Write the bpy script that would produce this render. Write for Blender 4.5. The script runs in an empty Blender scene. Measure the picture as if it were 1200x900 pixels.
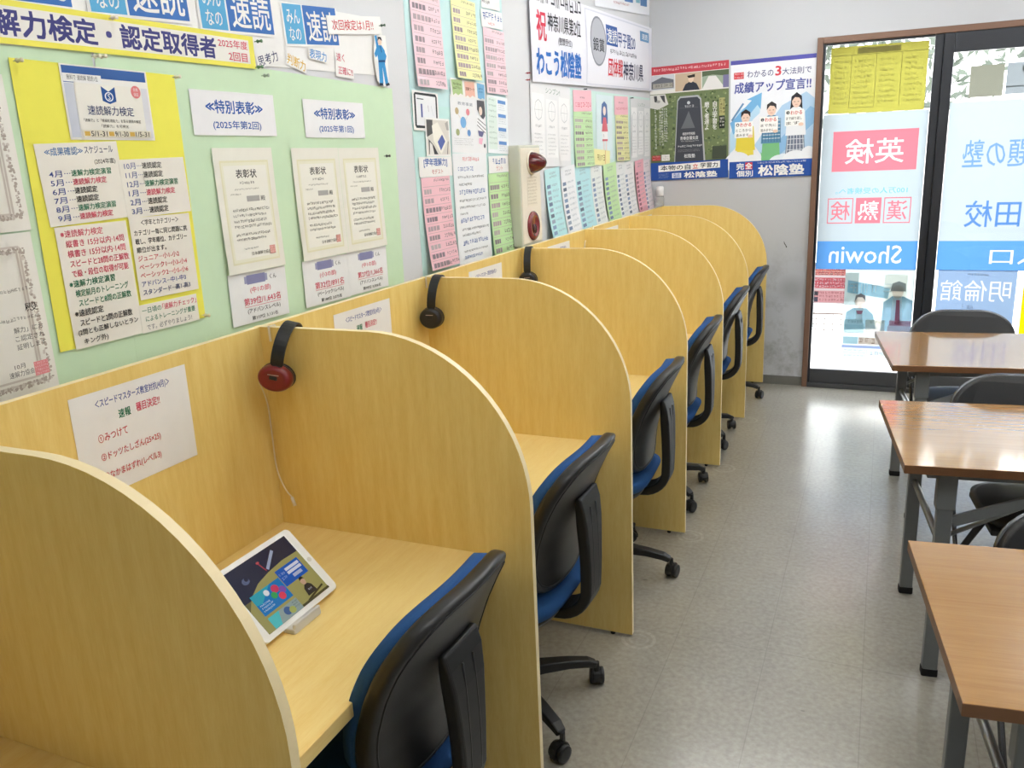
import bpy, bmesh, math, random
from mathutils import Vector, Matrix
from mathutils.geometry import tessellate_polygon
random.seed(7)
sc = bpy.context.scene
COL = sc.collection
R = math.radians

# ------------------------------------------------------------------ camera
cam_d = bpy.data.cameras.new('camera')
cam = bpy.data.objects.new('camera', cam_d)
COL.objects.link(cam)
sc.camera = cam
cam_d.sensor_width = 36.0
cam_d.lens = 985.68 / 1200 * 36.0
cam_d.clip_start = 0.02
YAW, PITCH, ROLL = 0.41776, 0.26477, -0.04552
fw = Vector((-math.sin(YAW) * math.cos(PITCH), math.cos(YAW) * math.cos(PITCH), -math.sin(PITCH)))
rt = Vector((math.cos(YAW), math.sin(YAW), 0))
up = rt.cross(fw)
r2 = math.cos(ROLL) * rt + math.sin(ROLL) * up
u2 = -math.sin(ROLL) * rt + math.cos(ROLL) * up
M = Matrix((r2, u2, -fw)).transposed().to_4x4()
M.translation = Vector((1.3839, -1.0053, 1.5885))
cam.matrix_world = M

# ------------------------------------------------------------------ light and exposure
vs = sc.view_settings
vs.view_transform = 'Standard'
vs.look = 'None'
vs.gamma = 1.0
vs.use_curve_mapping = False
vs.exposure = 0.62
WORLD_STRENGTH = 6.0
LAMP_STRENGTH = 12.5
LAMP_SPOTS = [(0.95, 0.0), (0.95, 1.4), (0.95, 2.7), (0.95, 3.85), (2.95, 0.0), (2.95, 1.4), (2.95, 2.7), (2.95, 4.05)]
world = bpy.data.worlds.new('daylight')
sc.world = world
world.use_nodes = True
bg = world.node_tree.nodes['Background']
bg.inputs['Color'].default_value = (0.90, 0.95, 1.0, 1)
bg.inputs['Strength'].default_value = WORLD_STRENGTH
sc.cycles.max_bounces = 10
sc.cycles.diffuse_bounces = 5
sc.cycles.transparent_max_bounces = 12
sc.cycles.use_denoising = True

# ------------------------------------------------------------------ materials
def lin(h):
    h = h.lstrip('#')
    v = [int(h[i:i + 2], 16) / 255 for i in (0, 2, 4)]
    return tuple(c / 12.92 if c <= 0.04045 else ((c + 0.055) / 1.055) ** 2.4 for c in v) + (1,)

MATS = {}
def nodes_of(m):
    m.use_nodes = True
    nt = m.node_tree
    return nt, nt.nodes, nt.links, nt.nodes['Principled BSDF']

def flat(name, hexcol, rough=0.6, metal=0.0, spec=0.5, noise=0.0, nscale=40, bump=0.0, coat=0.0):
    if name in MATS:
        return MATS[name]
    m = bpy.data.materials.new(name)
    nt, N, L, b = nodes_of(m)
    c = lin(hexcol)
    b.inputs['Base Color'].default_value = c
    b.inputs['Roughness'].default_value = rough
    b.inputs['Metallic'].default_value = metal
    b.inputs['Specular IOR Level'].default_value = spec
    b.inputs['Coat Weight'].default_value = coat
    if noise or bump:
        tc = N.new('ShaderNodeTexCoord')
        nz = N.new('ShaderNodeTexNoise')
        nz.inputs['Scale'].default_value = nscale
        nz.inputs['Detail'].default_value = 4
        L.new(tc.outputs['Object'], nz.inputs['Vector'])
        if noise:
            mx = N.new('ShaderNodeMix'); mx.data_type = 'RGBA'
            mx.inputs[6].default_value = tuple(max(0, x * (1 - noise)) for x in c[:3]) + (1,)
            mx.inputs[7].default_value = tuple(min(1, x * (1 + noise)) for x in c[:3]) + (1,)
            L.new(nz.outputs['Fac'], mx.inputs[0])
            L.new(mx.outputs[2], b.inputs['Base Color'])
        if bump:
            bp = N.new('ShaderNodeBump')
            bp.inputs['Strength'].default_value = bump
            bp.inputs['Distance'].default_value = 0.002
            L.new(nz.outputs['Fac'], bp.inputs['Height'])
            L.new(bp.outputs['Normal'], b.inputs['Normal'])
    MATS[name] = m
    return m

def ink(hexcol):
    return flat('ink ' + hexcol, hexcol, rough=0.7, spec=0.2)

def paper(hexcol, gloss=0.65):
    return flat('paper ' + hexcol, hexcol, rough=gloss, spec=0.3, noise=0.03, nscale=30)

def glow(hexcol, k=0.35):
    key = 'screen ' + hexcol
    if key in MATS:
        return MATS[key]
    m = bpy.data.materials.new(key)
    nt, N, L, b = nodes_of(m)
    b.inputs['Base Color'].default_value = tuple(x * 0.25 for x in lin(hexcol)[:3]) + (1,)
    b.inputs['Roughness'].default_value = 0.12
    b.inputs['Emission Color'].default_value = lin(hexcol)
    b.inputs['Emission Strength'].default_value = k
    MATS[key] = m
    return m

def film(hexcol, trans=0.75, clear=0.0, k=0.27):
    key = 'window film %s %.2f %.2f %.2f' % (hexcol, trans, clear, k)
    if key in MATS:
        return MATS[key]
    m = bpy.data.materials.new(key)
    m.use_nodes = True
    nt = m.node_tree; N = nt.nodes; L = nt.links
    N.clear()
    out = N.new('ShaderNodeOutputMaterial')
    d = N.new('ShaderNodeBsdfDiffuse'); t = N.new('ShaderNodeBsdfTranslucent')
    mx = N.new('ShaderNodeMixShader')
    d.inputs['Color'].default_value = lin(hexcol)
    t.inputs['Color'].default_value = tuple(x * k for x in lin(hexcol)[:3]) + (1,)   # the film lets only part of the daylight through
    mx.inputs[0].default_value = trans
    L.new(d.outputs[0], mx.inputs[1]); L.new(t.outputs[0], mx.inputs[2])
    last = mx.outputs[0]
    if clear > 0:
        tr = N.new('ShaderNodeBsdfTransparent')
        m2 = N.new('ShaderNodeMixShader'); m2.inputs[0].default_value = clear
        L.new(last, m2.inputs[1]); L.new(tr.outputs[0], m2.inputs[2])
        last = m2.outputs[0]
    L.new(last, out.inputs['Surface'])
    MATS[key] = m
    return m

def glass_mat():
    m = bpy.data.materials.new('clear pane glass')
    m.use_nodes = True
    nt = m.node_tree; N = nt.nodes; L = nt.links
    N.clear()
    out = N.new('ShaderNodeOutputMaterial')
    tr = N.new('ShaderNodeBsdfTransparent'); gl = N.new('ShaderNodeBsdfGlossy')
    gl.inputs['Roughness'].default_value = 0.02
    fr = N.new('ShaderNodeFresnel'); fr.inputs['IOR'].default_value = 1.45
    mx = N.new('ShaderNodeMixShader')
    ge = N.new('ShaderNodeNewGeometry'); fm = N.new('ShaderNodeMath'); fm.operation = 'MULTIPLY_ADD'   # only the outer faces of the pane reflect
    inv = N.new('ShaderNodeMath'); inv.operation = 'SUBTRACT'; inv.inputs[0].default_value = 1.0
    L.new(ge.outputs['Backfacing'], inv.inputs[1]); L.new(fr.outputs[0], fm.inputs[0]); L.new(inv.outputs[0], fm.inputs[1]); fm.inputs[2].default_value = 0.0
    L.new(fm.outputs[0], mx.inputs[0]); L.new(tr.outputs[0], mx.inputs[1]); L.new(gl.outputs[0], mx.inputs[2])
    L.new(mx.outputs[0], out.inputs['Surface'])
    return m

def wood(name, base, dark, stretch, rough=0.45, contrast=1.0, scale=6.0, spec=0.4):
    m = bpy.data.materials.new(name)
    nt, N, L, b = nodes_of(m)
    tc = N.new('ShaderNodeTexCoord')
    mp = N.new('ShaderNodeMapping')
    mp.inputs['Scale'].default_value = stretch
    L.new(tc.outputs['Object'], mp.inputs['Vector'])
    n1 = N.new('ShaderNodeTexNoise'); n1.inputs['Scale'].default_value = scale
    n1.inputs['Detail'].default_value = 6; n1.inputs['Roughness'].default_value = 0.6
    L.new(mp.outputs[0], n1.inputs['Vector'])
    n2 = N.new('ShaderNodeTexNoise'); n2.inputs['Scale'].default_value = scale * 7
    n2.inputs['Detail'].default_value = 3
    L.new(mp.outputs[0], n2.inputs['Vector'])
    add = N.new('ShaderNodeMath'); add.operation = 'MULTIPLY_ADD'
    L.new(n2.outputs['Fac'], add.inputs[0]); add.inputs[1].default_value = 0.5
    L.new(n1.outputs['Fac'], add.inputs[2])
    rp = N.new('ShaderNodeValToRGB')
    rp.color_ramp.elements[0].position = 0.75 - 0.28 / contrast
    rp.color_ramp.elements[0].color = lin(dark)
    rp.color_ramp.elements[1].position = 0.75 + 0.2 / contrast
    rp.color_ramp.elements[1].color = lin(base)
    L.new(add.outputs[0], rp.inputs[0])
    L.new(rp.outputs[0], b.inputs['Base Color'])
    b.inputs['Roughness'].default_value = rough
    b.inputs['Specular IOR Level'].default_value = spec
    return m

def wall_mat(name, hexcol, dirt=0.0):
    m = bpy.data.materials.new(name)
    nt, N, L, b = nodes_of(m)
    tc = N.new('ShaderNodeTexCoord')
    n1 = N.new('ShaderNodeTexNoise'); n1.inputs['Scale'].default_value = 140; n1.inputs['Detail'].default_value = 5
    L.new(tc.outputs['Object'], n1.inputs['Vector'])
    bp = N.new('ShaderNodeBump'); bp.inputs['Strength'].default_value = 0.12; bp.inputs['Distance'].default_value = 0.003
    L.new(n1.outputs['Fac'], bp.inputs['Height']); L.new(bp.outputs['Normal'], b.inputs['Normal'])
    b.inputs['Roughness'].default_value = 0.75
    b.inputs['Specular IOR Level'].default_value = 0.25
    c = lin(hexcol)
    b.inputs['Base Color'].default_value = c
    if dirt:
        # scuffs rubbed into the lower part of the end wall
        n2 = N.new('ShaderNodeTexNoise'); n2.inputs['Scale'].default_value = 5.5; n2.inputs['Detail'].default_value = 8
        n2.inputs['Roughness'].default_value = 0.72
        L.new(tc.outputs['Object'], n2.inputs['Vector'])
        rp = N.new('ShaderNodeValToRGB')
        rp.color_ramp.elements[0].position = 0.50; rp.color_ramp.elements[0].color = (0, 0, 0, 1)
        rp.color_ramp.elements[1].position = 0.72; rp.color_ramp.elements[1].color = (1, 1, 1, 1)
        L.new(n2.outputs['Fac'], rp.inputs[0])
        sx = N.new('ShaderNodeSeparateXYZ'); L.new(tc.outputs['Object'], sx.inputs[0])
        mr = N.new('ShaderNodeMapRange'); mr.inputs[1].default_value = 1.0; mr.inputs[2].default_value = 0.55
        mr.inputs[3].default_value = 0.0; mr.inputs[4].default_value = 1.0
        L.new(sx.outputs['Z'], mr.inputs[0])
        mu = N.new('ShaderNodeMath'); mu.operation = 'MULTIPLY'
        L.new(rp.outputs[0], mu.inputs[0]); L.new(mr.outputs[0], mu.inputs[1])
        # one round rubbed patch with a crack above it
        vd = N.new('ShaderNodeVectorMath'); vd.operation = 'DISTANCE'
        vd.inputs[1].default_value = (0.86, 4.8, 0.655)
        L.new(tc.outputs['Object'], vd.inputs[0])
        m3 = N.new('ShaderNodeMapRange'); m3.inputs[1].default_value = 0.03; m3.inputs[2].default_value = 0.11
        m3.inputs[3].default_value = 0.55; m3.inputs[4].default_value = 0.0
        L.new(vd.outputs['Value'], m3.inputs[0])
        mxx = N.new('ShaderNodeMath'); mxx.operation = 'MAXIMUM'
        L.new(mu.outputs[0], mxx.inputs[0]); L.new(m3.outputs[0], mxx.inputs[1])
        m4 = N.new('ShaderNodeMath'); m4.operation = 'MULTIPLY'; m4.inputs[1].default_value = dirt
        L.new(mxx.outputs[0], m4.inputs[0])
        mx = N.new('ShaderNodeMix'); mx.data_type = 'RGBA'
        mx.inputs[6].default_value = c; mx.inputs[7].default_value = lin('#6f6c64')
        L.new(m4.outputs[0], mx.inputs[0]); L.new(mx.outputs[2], b.inputs['Base Color'])
    return m

def floor_mat():
    m = bpy.data.materials.new('worn vinyl floor tile')
    nt, N, L, b = nodes_of(m)
    tc = N.new('ShaderNodeTexCoord')
    sx = N.new('ShaderNodeSeparateXYZ'); L.new(tc.outputs['Object'], sx.inputs[0])
    def math_(op, a, b_=None, c_=None):
        n = N.new('ShaderNodeMath'); n.operation = op
        for i, v in enumerate((a, b_, c_)):
            if v is None: continue
            if isinstance(v, (int, float)): n.inputs[i].default_value = v
            else: L.new(v, n.inputs[i])
        return n.outputs[0]
    def seam(coord, off, pitch, wid):
        d = math_('FLOORED_MODULO', math_('SUBTRACT', coord, off - pitch / 2), pitch)
        d = math_('ABSOLUTE', math_('SUBTRACT', d, pitch / 2))
        return math_('LESS_THAN', d, wid)
    s1 = seam(sx.outputs['X'], 1.418, 0.29, 0.0014)
    s2 = seam(sx.outputs['Y'], 1.51, 0.945, 0.0018)
    s = math_('MAXIMUM', s1, s2)
    n1 = N.new('ShaderNodeTexNoise'); n1.inputs['Scale'].default_value = 2.3; n1.inputs['Detail'].default_value = 9
    n1.inputs['Roughness'].default_value = 0.65
    L.new(tc.outputs['Object'], n1.inputs['Vector'])
    n2 = N.new('ShaderNodeTexNoise'); n2.inputs['Scale'].default_value = 60; n2.inputs['Detail'].default_value = 5
    L.new(tc.outputs['Object'], n2.inputs['Vector'])
    rp = N.new('ShaderNodeValToRGB')
    rp.color_ramp.elements[0].position = 0.36; rp.color_ramp.elements[0].color = lin('#918c80')
    rp.color_ramp.elements[1].position = 0.64; rp.color_ramp.elements[1].color = lin('#aca89c')
    mixf = math_('MULTIPLY_ADD', n2.outputs['Fac'], 0.55, math_('MULTIPLY', n1.outputs['Fac'], 0.45))
    L.new(mixf, rp.inputs[0])
    mx = N.new('ShaderNodeMix'); mx.data_type = 'RGBA'
    L.new(math_('MULTIPLY', s, 0.28), mx.inputs[0]); L.new(rp.outputs[0], mx.inputs[6])
    mx.inputs[7].default_value = lin('#5c574e')
    # pale rings of old adhesive by the feet of the carrel panels
    yy = math_('SUBTRACT', math_('FLOORED_MODULO', math_('SUBTRACT', sx.outputs['Y'], 0.605 - 0.417), 0.834), 0.417)
    xx = math_('SUBTRACT', sx.outputs['X'], 0.722)
    rr = math_('SQRT', math_('ADD', math_('MULTIPLY', xx, xx), math_('MULTIPLY', yy, yy)))
    ring = math_('LESS_THAN', math_('ABSOLUTE', math_('SUBTRACT', rr, 0.052)), 0.006)
    ring = math_('MAXIMUM', ring, math_('MULTIPLY', math_('LESS_THAN', math_('ABSOLUTE', math_('SUBTRACT', rr, 0.03)), 0.004), 0.7))
    mx2 = N.new('ShaderNodeMix'); mx2.data_type = 'RGBA'
    L.new(math_('MULTIPLY', ring, math_('MULTIPLY', n2.outputs['Fac'], 0.32)), mx2.inputs[0])
    L.new(mx.outputs[2], mx2.inputs[6]); mx2.inputs[7].default_value = lin('#e4e1d8')
    # small dark scuffs
    v = N.new('ShaderNodeTexVoronoi'); v.inputs['Scale'].default_value = 2.1
    mp = N.new('ShaderNodeMapping'); mp.inputs['Scale'].default_value = (1, 2.4, 1)
    L.new(tc.outputs['Object'], mp.inputs['Vector']); L.new(mp.outputs[0], v.inputs['Vector'])
    spot = math_('MULTIPLY', math_('LESS_THAN', v.outputs['Distance'], 0.022), 0.6)
    mx3 = N.new('ShaderNodeMix'); mx3.data_type = 'RGBA'
    L.new(spot, mx3.inputs[0]); L.new(mx2.outputs[2], mx3.inputs[6]); mx3.inputs[7].default_value = lin('#55514a')
    L.new(mx3.outputs[2], b.inputs['Base Color'])
    rr2 = N.new('ShaderNodeMapRange'); rr2.inputs[1].default_value = 0.3; rr2.inputs[2].default_value = 0.75
    rr2.inputs[3].default_value = 0.30; rr2.inputs[4].default_value = 0.36
    L.new(n1.outputs['Fac'], rr2.inputs[0]); L.new(rr2.outputs[0], b.inputs['Roughness'])
    b.inputs['Specular IOR Level'].default_value = 0.7
    b.inputs['Coat Weight'].default_value = 0.8; b.inputs['Coat Roughness'].default_value = 0.2; b.inputs['Coat IOR'].default_value = 1.6   # floor wax
    bp = N.new('ShaderNodeBump'); bp.inputs['Strength'].default_value = 0.12; bp.inputs['Distance'].default_value = 0.002
    n3 = N.new('ShaderNodeTexNoise'); n3.inputs['Scale'].default_value = 22; n3.inputs['Detail'].default_value = 3
    L.new(tc.outputs['Object'], n3.inputs['Vector'])
    L.new(n3.outputs['Fac'], bp.inputs['Height']); L.new(bp.outputs['Normal'], b.inputs['Normal'])
    return m

WALL = wall_mat('white painted plaster', '#dadbde')
WALL_END = wall_mat('scuffed white painted plaster', '#c2c4c8', 0.62)
FLOOR = floor_mat()
CEIL = flat('white ceiling board', '#ececec', rough=0.9, noise=0.03, nscale=80)
PANELW = wood('pale maple laminate upright', '#f0d587', '#e5c36e', (9, 9, 0.9), rough=0.42, contrast=0.9)
DESKW = wood('pale maple laminate desk', '#f3d993', '#eac87c', (9, 0.9, 9), rough=0.35, contrast=0.9)
EDGEW = flat('cream edge banding', '#efdcae', rough=0.4, noise=0.03)
TABLEW = wood('amber woodgrain table laminate', '#b58649', '#a07238', (0.7, 16, 9), rough=0.2, contrast=0.8, scale=5, spec=0.5)
_b = TABLEW.node_tree.nodes['Principled BSDF']
_b.inputs['Coat Weight'].default_value = 1.0; _b.inputs['Coat Roughness'].default_value = 0.07; _b.inputs['Coat IOR'].default_value = 1.6
TABLEE = flat('brown table edging', '#7b5538', rough=0.35, noise=0.06)
STEELG = flat('grey painted steel', '#75787a', rough=0.4, noise=0.03)
TUBEG = flat('bright grey steel tube', '#9a9d9e', rough=0.3, metal=0.6, noise=0.03)
CHROME = flat('dark plated tube', '#6c6e72', rough=0.22, metal=0.9, noise=0.02)
BLACKP = flat('black moulded plastic', '#1b1b1c', rough=0.36, noise=0.08, nscale=300, bump=0.08)
BLACKM = flat('black satin plastic', '#17181a', rough=0.45, noise=0.05)
BLUEF = flat('blue woven fabric', '#2a5288', rough=0.9, noise=0.18, nscale=500, bump=0.4, spec=0.2)
VINYL = flat('black vinyl leather', '#242527', rough=0.48, noise=0.08, nscale=200, bump=0.15)
RUBBER = flat('black rubber', '#141414', rough=0.8, noise=0.05)
ALU = flat('dark bronze aluminium', '#33353a', rough=0.38, metal=0.4, noise=0.04)
ALUG = flat('grey bronze aluminium', '#4b4c4f', rough=0.4, metal=0.3, noise=0.04)
FRAMEW = flat('brown painted door trim', '#7a5b49', rough=0.5, noise=0.08, nscale=20)
BASEB = flat('grey rubber skirting', '#74736d', rough=0.6, noise=0.12, nscale=12)
WHITEP = flat('white plastic', '#eeeeec', rough=0.3, noise=0.02)
CABLEW = flat('off white cable', '#e6dccb', rough=0.45, noise=0.03)
GLASS = glass_mat()

# ------------------------------------------------------------------ mesh helpers
class MB:
    def __init__(s):
        s.v = []; s.f = []; s.m = []
    def add(s, verts, faces, m=0):
        o = len(s.v)
        s.v += [tuple(v) for v in verts]
        s.f += [tuple(i + o for i in f) for f in faces]
        s.m += [m] * len(faces)
        return s
    def box(s, x0, x1, y0, y1, z0, z1, m=0):
        v = [(x, y, z) for z in (z0, z1) for y in (y0, y1) for x in (x0, x1)]
        return s.add(v, [(0, 2, 3, 1), (4, 5, 7, 6), (0, 1, 5, 4), (2, 6, 7, 3), (0, 4, 6, 2), (1, 3, 7, 5)], m)
    def obox(s, a, b, w, h, upv=(0, 0, 1), m=0):
        a = Vector(a); b = Vector(b); d = (b - a).normalized()
        sd = d.cross(Vector(upv))
        if sd.length < 1e-5: sd = d.cross(Vector((1, 0, 0)))
        sd.normalize(); u = sd.cross(d)
        v = [p + sd * (w / 2 * i) + u * (h / 2 * j) for p in (a, b) for j in (-1, 1) for i in (-1, 1)]
        return s.add(v, [(0, 1, 3, 2), (4, 6, 7, 5), (0, 4, 5, 1), (2, 3, 7, 6), (0, 2, 6, 4), (1, 5, 7, 3)], m)
    def tube(s, pts, r, n=10, m=0, cap=True, flatx=None):
        """round tube along pts; r may be a list"""
        P = [Vector(p) for p in pts]; k = len(P)
        rs = r if isinstance(r, (list, tuple)) else [r] * k
        t0 = (P[1] - P[0]).normalized()
        ref = Vector((0, 0, 1)) if abs(t0.z) < 0.9 else Vector((1, 0, 0))
        nrm = t0.cross(ref).normalized()
        V = []
        for i in range(k):
            t = (P[min(i + 1, k - 1)] - P[max(i - 1, 0)]).normalized()
            nrm = (nrm - t * nrm.dot(t)).normalized()
            bn = t.cross(nrm)
            for j in range(n):
                a = 2 * math.pi * j / n
                V.append(P[i] + (nrm * math.cos(a) + bn * math.sin(a)) * rs[i])
        F = [(i * n + j, i * n + (j + 1) % n, (i + 1) * n + (j + 1) % n, (i + 1) * n + j) for i in range(k - 1) for j in range(n)]
        if cap:
            F.append(tuple(reversed(range(n)))); F.append(tuple((k - 1) * n + j for j in range(n)))
        return s.add(V, F, m)
    def ribbon(s, pts, w, t, wdir, m=0):
        """rectangular section swept along pts; wdir = width direction"""
        P = [Vector(p) for p in pts]; k = len(P); V = []
        ws = w if isinstance(w, (list, tuple)) else [w] * k
        ts = t if isinstance(t, (list, tuple)) else [t] * k
        wd = Vector(wdir).normalized()
        for i in range(k):
            tg = (P[min(i + 1, k - 1)] - P[max(i - 1, 0)]).normalized()
            nn = tg.cross(wd).normalized()
            for a, b in ((-1, -1), (1, -1), (1, 1), (-1, 1)):
                V.append(P[i] + wd * (a * ws[i] / 2) + nn * (b * ts[i] / 2))
        F = [(i * 4 + j, i * 4 + (j + 1) % 4, (i + 1) * 4 + (j + 1) % 4, (i + 1) * 4 + j) for i in range(k - 1) for j in range(4)]
        F += [(3, 2, 1, 0), tuple((k - 1) * 4 + j for j in range(4))]
        return s.add(V, F, m)
    def prism(s, poly, fn, d, m=0, medge=None):
        """poly = 2-D outline; fn(a, b, c) -> 3-D; extruded from c=0 to c=d"""
        n = len(poly)
        V = [fn(a, b, 0) for a, b in poly] + [fn(a, b, d) for a, b in poly]
        s.add(V, [tuple(reversed(range(n))), tuple(range(n, 2 * n))], m)
        V2 = V
        s.add(V2, [(i, (i + 1) % n, n + (i + 1) % n, n + i) for i in range(n)], m if medge is None else medge)
        return s
    def lathe(s, prof, origin=(0, 0, 0), axis='z', n=20, m=0):
        V = []; o = Vector(origin); k = len(prof)
        for r, h in prof:
            for j in range(n):
                a = 2 * math.pi * j / n; c, q = r * math.cos(a), r * math.sin(a)
                p = {'z': (c, q, h), 'x': (h, c, q), 'y': (c, h, q)}[axis]
                V.append(o + Vector(p))
        F = [(i * n + j, i * n + (j + 1) % n, (i + 1) * n + (j + 1) % n, (i + 1) * n + j) for i in range(k - 1) for j in range(n)]
        F += [tuple(reversed(range(n))), tuple((k - 1) * n + j for j in range(n))]
        return s.add(V, F, m)
    def grid(s, fn, nu, nv, m=0):
        V = [fn(i / nu, j / nv) for j in range(nv + 1) for i in range(nu + 1)]
        F = [(j * (nu + 1) + i, j * (nu + 1) + i + 1, (j + 1) * (nu + 1) + i + 1, (j + 1) * (nu + 1) + i) for j in range(nv) for i in range(nu)]
        return s.add(V, F, m)
    def build(s, name, mats, parent=None, smooth=False, bevel=0.0, seg=2, subsurf=0, weld=False):
        me = bpy.data.meshes.new(name)
        me.from_pydata(s.v, [], s.f)
        if not isinstance(mats, (list, tuple)): mats = [mats]
        for m in mats: me.materials.append(m)
        for p, i in zip(me.polygons, s.m): p.material_index = i
        bm = bmesh.new(); bm.from_mesh(me)
        if weld: bmesh.ops.remove_doubles(bm, verts=bm.verts, dist=1e-5)
        if weld or smooth or bevel: bmesh.ops.recalc_face_normals(bm, faces=bm.faces)
        bm.to_mesh(me); bm.free()
        if smooth:
            for p in me.polygons: p.use_smooth = True
        o = bpy.data.objects.new(name, me)
        COL.objects.link(o)
        if parent is not None: o.parent = parent
        if bevel:
            b = o.modifiers.new('bevel', 'BEVEL'); b.width = bevel; b.segments = seg; b.limit_method = 'ANGLE'; b.angle_limit = R(40)
            b.harden_normals = False
        if subsurf:
            q = o.modifiers.new('smooth', 'SUBSURF'); q.levels = subsurf; q.render_levels = subsurf
        return o

def tag(o, label, cat, group=None):
    o['label'] = label; o['category'] = cat
    if group: o['group'] = group
    return o
def thing(name, loc, label, cat, rz=0.0, group=None):
    o = bpy.data.objects.new(name, None); COL.objects.link(o)
    o.location = loc; o.rotation_euler = (0, 0, rz); o.empty_display_size = 0.05
    return tag(o, label, cat, group)
def struct(o):
    o['kind'] = 'structure'; return o
def copy_thing(root, loc, rz, label, group=None):
    def rec(o, par):
        c = o.copy(); COL.objects.link(c)
        if par is not None: c.parent = par
        for ch in list(o.children): rec(ch, c)
        return c
    r = rec(root, None)
    r.location = loc; r.rotation_euler = (0, 0, rz); r['label'] = label
    if group: r['group'] = group
    return r

# ------------------------------------------------------------------ printed sheets
GLY = {}
def glyphs(text, bold):
    bold = min(bold, 0.006)
    key = (text, bold)
    if key in GLY: return GLY[key]
    c = bpy.data.curves.new('type', 'FONT'); c.body = text; c.resolution_u = 2; c.offset = bold
    c.space_line = 0.95
    o = bpy.data.objects.new('type', c); COL.objects.link(o)
    dg = bpy.context.evaluated_depsgraph_get()
    me = bpy.data.meshes.new_from_object(o.evaluated_get(dg))
    vv = [(v.co.x, v.co.y) for v in me.vertices]; ff = [tuple(p.vertices) for p in me.polygons]
    bpy.data.objects.remove(o); bpy.data.curves.remove(c); bpy.data.meshes.remove(me)
    x0 = min(v[0] for v in vv); x1 = max(v[0] for v in vv); y0 = min(v[1] for v in vv); y1 = max(v[1] for v in vv)
    vv = [((x - x0) / max(x1 - x0, 1e-6), 1 - (y - y0) / max(y1 - y0, 1e-6)) for x, y in vv]
    GLY[key] = (vv, ff)
    return GLY[key]

def glyph_loops(text, bold):
    """outlines of a piece of lettering, as closed loops in its unit box"""
    vv, ff = glyphs(text, bold)
    ids = {}; rep = []
    for i, (x, y) in enumerate(vv):
        k = (round(x, 4), round(y, 4)); ids.setdefault(k, i); rep.append(ids[k])
    cnt = {}
    for f in ff:
        g = [rep[i] for i in f]
        for a, b in zip(g, g[1:] + g[:1]):
            if a != b: cnt[(a, b)] = cnt.get((a, b), 0) + 1
    nxt = {}
    for (a, b) in cnt:
        if (b, a) not in cnt: nxt.setdefault(a, []).append(b)
    loops = []
    while nxt:
        a = next(iter(nxt)); lp = []
        while a in nxt:
            lp.append(a); b = nxt[a].pop()
            if not nxt[a]: del nxt[a]
            a = b
            if a == lp[0]: break
        if len(lp) > 2: loops.append([vv[i] for i in lp])
    return loops

XW, YE = -0.094, 4.80
def T(t, u0, v0, u1, v1, c, b=0.0, mir=False): return ('t', t, u0, v0, u1, v1, c, b, mir)
def B_(u0, v0, u1, v1, c): return ('r', u0, v0, u1, v1, c)
def E_(cu, cv, ru, rv, c): return ('e', cu, cv, ru, rv, c)
def P_(pts, c): return ('p', pts, c)
def LN(u0, v0, u1, v1, w, c): return ('l', u0, v0, u1, v1, w, c)
def HB(u0, v0, u1, v1, c, letters): return ('h', u0, v0, u1, v1, c, letters)
def SC(u0, v0, u1, v1, rows, c, fill=0.6, seed=1, ragged=0.2): return ('s', u0, v0, u1, v1, rows, c, fill, seed, ragged)

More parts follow.
